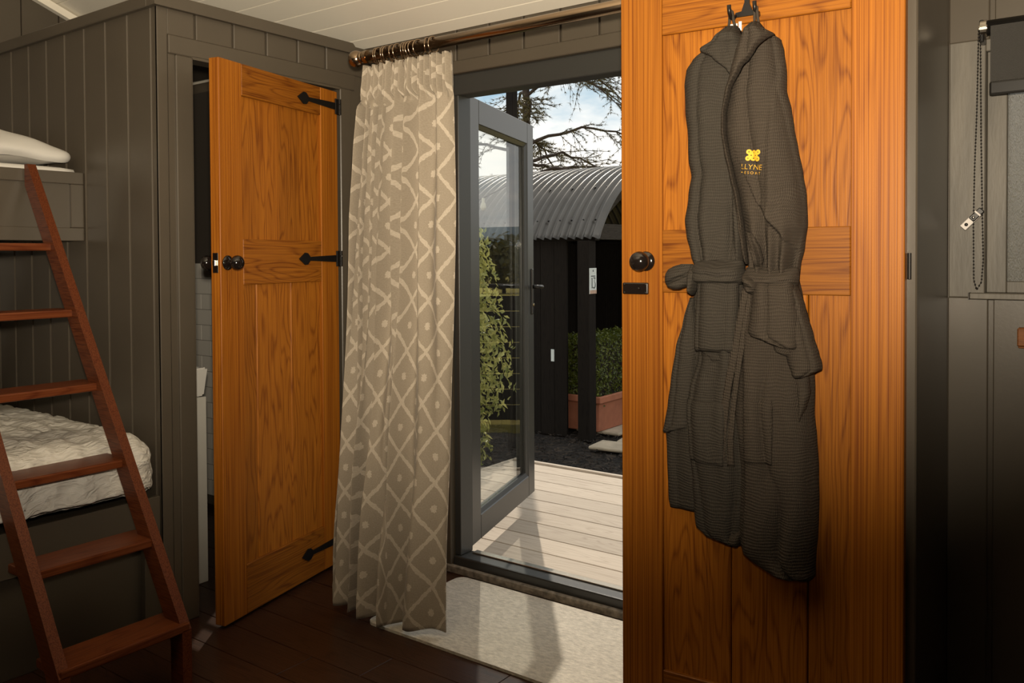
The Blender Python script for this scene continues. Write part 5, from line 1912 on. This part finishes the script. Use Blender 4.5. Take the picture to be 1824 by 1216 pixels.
leaves('shrub_foliage', shrub_sampler, 5200, 0.062, 'bush_leaf', shrub, 8, 0.42)
for k in range(9):
    a = 2 * PI * k / 9
    tube('stem', [(0.04 * math.cos(a), 0.04 * math.sin(a), 0.0), (0.12 * math.cos(a + 0.3), 0.12 * math.sin(a + 0.3), 0.6), (0.2 * math.cos(a + 0.5), 0.2 * math.sin(a + 0.5), 1.3)], [0.012, 0.009, 0.004], 'bark', shrub, 7)

# festoon post, wire and bulbs
fp = empty('timber_post', (-3.95, 5.36, GZ), label='slim dark timber post standing in front of the shelter roof', cat='post')
box('shaft', -0.033, 0.033, -0.033, 0.033, 0.0, 3.3, 'dark_timber', fp, bev=0.004)
box('post_cap', -0.042, 0.042, -0.042, 0.042, 3.3, 3.32, 'dark_timber', fp, bev=0.004)
fest = empty('festoon_lights', (-3.95, 5.36, 1.75), label='black festoon wire with clear bulbs strung from the timber post', cat='string lights')
A_ = Vector((-0.042, 0.0, 0.0))
B_ = Vector((-3.2, 0.3, 0.10))
wp = []
for k in range(25):
    t = k / 24
    p = A_.lerp(B_, t)
    p.z -= 0.30 * 4 * t * (1 - t)
    wp.append(p)
tube('wire', wp, 0.006, 'wire', fest, 6)
for k in range(2, 23, 4):
    p = wp[k]
    lathe('bulb', [(0, 0.0), (0.012, -0.002), (0.012, -0.035), (0.020, -0.05), (0.026, -0.075), (0.018, -0.098), (0, -0.105)], 'bulb', fest, Matrix.Translation(p), 12)

# pine tree whose boughs cross the sky above the shelter
pine = empty('pine_tree', (-8.15, 11.45, GZ - 0.1), label='dark pine tree with drooping boughs behind the shelter', cat='tree')
tr_h = 7.2
tube('trunk', [(0, 0, 0), (0.02, 0.0, 2.5), (-0.02, 0.02, 5.0), (0, 0, tr_h)], [0.09, 0.075, 0.05, 0.02], 'bark', pine, 10)
rr = random.Random(21)
NV, NF = [], []


def needle_tuft(p, d, n, L):
    for _ in range(n):
        q = (d + Vector((rr.gauss(0, 0.55), rr.gauss(0, 0.55), rr.gauss(0, 0.45)))).normalized() * L * rr.uniform(0.6, 1.2)
        sd_ = q.cross(Vector((rr.gauss(0, 1), rr.gauss(0, 1), rr.gauss(0, 1)))).normalized() * 0.0052
        i = len(NV)
        NV.extend([tuple(p - sd_), tuple(p + sd_), tuple(p + q)])
        NF.append((i, i + 1, i + 2))


def bough(z0, az, L, rise, droop):
    """one branch with side twigs and tufts"""
    d = Vector((math.cos(az), math.sin(az), 0))
    side = Vector((-d.y, d.x, 0))
    pts = []
    n = 12
    sway = rr.uniform(-0.25, 0.25)
    for k in range(n + 1):
        t = k / n
        p = Vector((0, 0, z0)) + d * L * t + side * sway * L * t * t
        p.z += rise * math.sin(PI * min(1, t * 1.15) * 0.8) - droop * t * t + rr.gauss(0, 0.018)
        pts.append(p)
    bmx = bmesh.new()
    add_tube(bmx, pts, [lerp(0.030, 0.006, k / n) for k in range(n + 1)], 6)
    for k in range(3, n + 1):
        for sg in (-1, 1):
            if rr.random() < 0.12:
                continue
            tl = L * rr.uniform(0.14, 0.34) * (1.15 - 0.5 * k / n)
            dirn = (d * rr.uniform(0.3, 0.9) + side * sg * rr.uniform(0.4, 1.0) + Vector((0, 0, rr.uniform(-0.55, 0.25)))).normalized()
            p0 = pts[k]
            tp = [p0, p0 + dirn * tl * 0.5 + Vector((0, 0, rr.gauss(0, 0.03))), p0 + dirn * tl + Vector((0, 0, -0.10 * tl))]
            add_tube(bmx, tp, [0.007, 0.005, 0.003], 4)
            m = 6
            for q in range(1, m + 1):
                t = q / m
                p = tp[0].lerp(tp[1], t * 2) if t < 0.5 else tp[1].lerp(tp[2], t * 2 - 1)
                needle_tuft(p, dirn, 8, 0.08)
                if rr.random() < 0.45:
                    d2 = (dirn + Vector((rr.gauss(0, 0.7), rr.gauss(0, 0.7), rr.gauss(-0.2, 0.5)))).normalized()
                    e = p + d2 * tl * 0.35
                    add_tube(bmx, [p, e], [0.004, 0.002], 4)
                    needle_tuft(p.lerp(e, 0.5), d2, 5, 0.07)
                    needle_tuft(e, d2, 6, 0.075)
        needle_tuft(pts[k], d, 6, 0.08)
    bm_obj('bough', bmx, 'bark', pine, smooth=True)


for k in range(40):
    z = rr.uniform(2.3, 6.0)
    # boughs mainly towards the clearing on the right-hand side
    az = rr.choice([rr.uniform(-0.9, 1.2), rr.uniform(0.2, 1.2), rr.uniform(-PI, PI)])
    bough(z, az, rr.uniform(1.2, 2.6) * (1.0 if z < 5 else 0.7), rr.uniform(0.05, 0.4), rr.uniform(0.1, 0.9))
o = pydata('needle_foliage', NV, NF, 'needle', pine)
o['kind'] = 'stuff'

# far field trees, mirrored in the door glass
far = None
for i, (fx, fy, fh, fr_, lab) in enumerate(((-1.0, 60, 4.2, 2.6, 'tall round leafy tree in the distant meadow'), (2.6, 66, 3.4, 2.4, 'low round leafy tree in the distant meadow'), (6.6, 72, 4.0, 3.4, 'broad spreading leafy tree in the distant meadow'))):
    zf = GZ - 0.1 - min(3.5, (fy - 9) * 0.02)
    t = empty('field_tree', (fx, fy, zf), label=lab, cat='tree', group='trees in the distant meadow')
    tube('trunk', [(0, 0, 0), (0.03, 0, fh * 0.5)], [0.16, 0.08], 'bark', t, 7)

    def smp(rr_, fh=fh, fr_=fr_):
        v = Vector((rr_.gauss(0, 1), rr_.gauss(0, 1), rr_.gauss(0, 1))).normalized()
        r = rr_.random() ** 0.3
        return Vector((v.x * fr_ * r, v.y * fr_ * r, fh * 0.55 + v.z * fh * 0.45 * r)), v
    leaves('crown', smp, 900, 0.55, 'far_leaf', t, 40 + i, 0.7)

fence = empty('board_fence', (0.0, 7.5, GZ - 0.1), label='dark horizontal board fence between the deck and the meadow', cat='fence')
for k in range(5):
    box('post', -3.2 + k * 1.8 - 0.045, -3.2 + k * 1.8 + 0.045, 0.0, 0.09, 0.0, 1.30, 'bark', fence, bev=0.006)
for k in range(8):
    box('fence_board', -3.25, 4.05, -0.024, -0.0005, 0.03 + k * 0.15, 0.03 + k * 0.15 + 0.142, 'dark_timber_x', fence, bev=0.004)
box('top_rail', -3.28, 4.08, -0.05, 0.11, 1.301, 1.335, 'bark', fence, bev=0.004)
